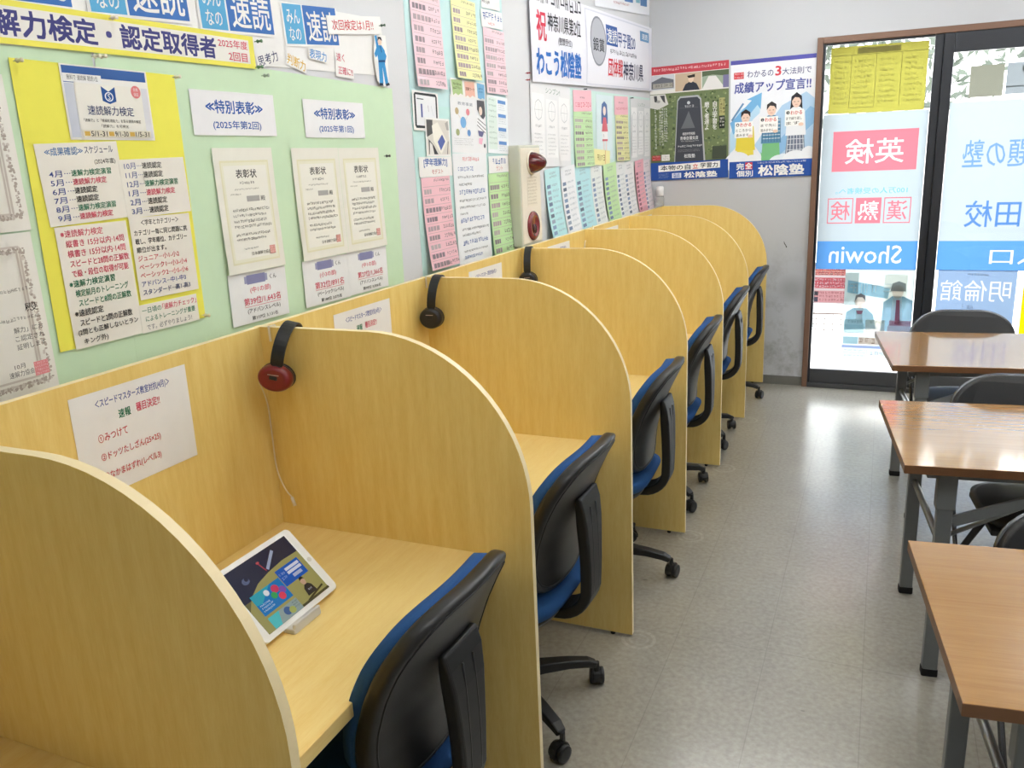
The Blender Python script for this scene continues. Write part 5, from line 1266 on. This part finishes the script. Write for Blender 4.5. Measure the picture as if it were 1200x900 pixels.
gfilm('window_film', 'frosted white film on the right glass door with mirrored blue lettering and a blue band', 'window film', 2.137, 1.283, 0.862, 0.985, None, [
    HB(0, 0, 1, .818, FW, [T('話題の塾', .105, .218, .64, .385, '#7da7dc', .018, True), T('田校', .15, .575, .49, .735, '#5f92d6', .018, True)]),
    HB(0, .818, 1, 1, '#6aaaf0', [T('入口', .33, .865, .68, .96, WH, .018, True)])], off=0.004, trans=0.9)
gfilm('taped_sheet', 'yellow poster taped at the top of the left glass door, print showing through', 'poster', 1.301, 1.940, 0.536, 0.385, '#cbc55e', [
    B_(.28, .03, .72, .115, '#e2dca0'), LN(.02, .13, .98, .13, .003, '#e2dca0'), LN(.22, .13, .22, .92, .003, '#e2dca0'), LN(.48, .13, .48, .92, .003, '#e2dca0'), LN(.74, .13, .74, .92, .003, '#e2dca0'), LN(.22, .92, .48, .92, .003, '#e2dca0'), SC(.05, .2, .2, .9, 9, '#e2dca0', .5, 3, .4), SC(.26, .2, .46, .9, 9, '#e2dca0', .5, 4, .4), SC(.52, .2, .72, .9, 9, '#e2dca0', .5, 5, .4), SC(.78, .2, .96, .9, 9, '#e2dca0', .5, 6, .5)], off=0.007, trans=0.85, rot=-0.3)
gfilm('taped_sheet', 'olive grey square sheet at the top of the right glass door, left of two', 'sheet', 1.883, 1.884, 0.173, 0.173, '#9c9c8c', [], off=0.007, trans=0.85)
gfilm('taped_sheet', 'blue grey square sheet at the top of the right glass door, right of two', 'sheet', 2.072, 1.889, 0.180, 0.170, '#a9b1b5', [B_(.0, .74, 1, .78, '#959fa3'), B_(.42, .12, .48, .3, '#949da1')], off=0.007, trans=0.85)
gfilm('taped_sheet', 'pale poster of two students in jackets low on the left glass door', 'poster', 1.392, 0.502, 0.405, 0.580, '#adb4b6', [
    B_(0, 0, 1, .36, '#e6ebe8'), B_(0, .04, .2, .4, '#bfc9c8'), B_(.58, .05, .9, .42, '#f4f3ea'), P_([(.04, .12), (.66, .2), (.64, .32), (.04, .26)], '#a9d2e6'), SC(.08, .15, .6, .28, 1, '#f0f4f6', .8, 3, .05),
    P_([(.02, .68), (.04, .48), (.14, .43), (.34, .43), (.44, .5), (.5, .66)], '#86a8b6'), P_([(.18, .43), (.30, .43), (.27, .6), (.2, .6)], '#f2f2f2'), P_([(.19, .46), (.29, .46), (.27, .5), (.21, .5)], '#d0788a'), E_(.24, .36, .075, .075, '#ead6cb'), P_([(.16, .36), (.17, .29), (.24, .265), (.31, .29), (.32, .35), (.27, .31), (.2, .31)], '#8c888f'),
    P_([(.56, .68), (.58, .36), (.7, .29), (.86, .29), (1, .34), (1, .68)], '#8cb0c4'), P_([(.71, .29), (.84, .29), (.87, .62), (.7, .62)], '#f2f3f4'), P_([(.76, .33), (.81, .33), (.84, .62), (.76, .6)], '#cf6f84'), E_(.775, .24, .08, .075, '#ead8cc'), P_([(.67, .235), (.69, .15), (.78, .125), (.88, .15), (.89, .235)], '#93999f'),
    B_(.02, .56, .3, .62, '#dce9ea'), B_(.02, .62, .32, .72, '#c8dde0'), B_(.34, .56, .62, .62, '#ece4d6'), B_(.34, .62, .62, .72, '#eae1d8'), B_(.68, .56, 1, .62, '#f0b9c6'), B_(.66, .62, 1, .72, '#ecd2d8'), SC(.08, .57, .26, .61, 1, '#9ab0b4', .7, 4, 0), SC(.4, .57, .58, .61, 1, '#b8ab90', .7, 5, 0), SC(.72, .57, .96, .61, 1, '#d2859a', .7, 6, 0),
    B_(0, .74, 1, 1, '#f6fafd'), B_(.02, .76, .24, .84, '#b3d4dc'), B_(.25, .76, .56, .84, '#e3cdbb'), SC(.26, .765, .56, .84, 1, '#b79a8c', .8, 7, 0), B_(0, .855, 1, .885, '#aebbe6'), SC(.04, .9, .4, .99, 3, '#a9b4d2', .6, 8, .2), SC(.44, .92, .9, .97, 1, '#9fa9b8', .8, 9, .2)], off=0.007, clear=0.06, trans=0.9, k=0.8)
gfilm('taped_sheet', 'light blue poster with white mirrored lettering low on the right glass door', 'poster', 1.935, 0.602, 0.427, 0.383, None, [
    HB(0, 0, 1, 1, '#9fb9dc', [T('明倫館', .05, .16, .94, .50, '#f4f6f8', .0, True)]), SC(.38, .05, .62, .10, 1, '#e0e8f0', .7, 3, 0), SC(.34, .56, .5, .95, 4, '#ccd8e6', .6, 4, .3)], off=0.007, trans=0.9)
fl = thing('banner_flag', (2.30, 5.25, -0.02), 'bright yellow nobori flag standing outside behind the right glass door', 'flag')
YF = film('#f7e60c', 0.5)
MB().tube([(0.30, 0.0, 0), (0.30, 0.0, 2.2)], 0.011, 8).build('pole', WHITEP, fl, smooth=True)
fg = MB().grid(lambda a, b: (-0.05 + 0.34 * a, 0.02 * math.sin(a * 7 + b * 3), 0.25 + 0.62 * b), 10, 10).build('cloth', YF, fl, smooth=True)
mbx = MB().tube([(0.30, 0, 0.87), (-0.06, 0, 0.875)], 0.006, 6).build('cross_bar', WHITEP, fl, smooth=True)
MB().lathe([(0.12, 0), (0.12, 0.03), (0.03, 0.05), (0.02, 0.09)], (0.30, 0, 0), n=16).build('base', flat('grey weight', '#8a8a88', rough=0.7), fl, smooth=False)
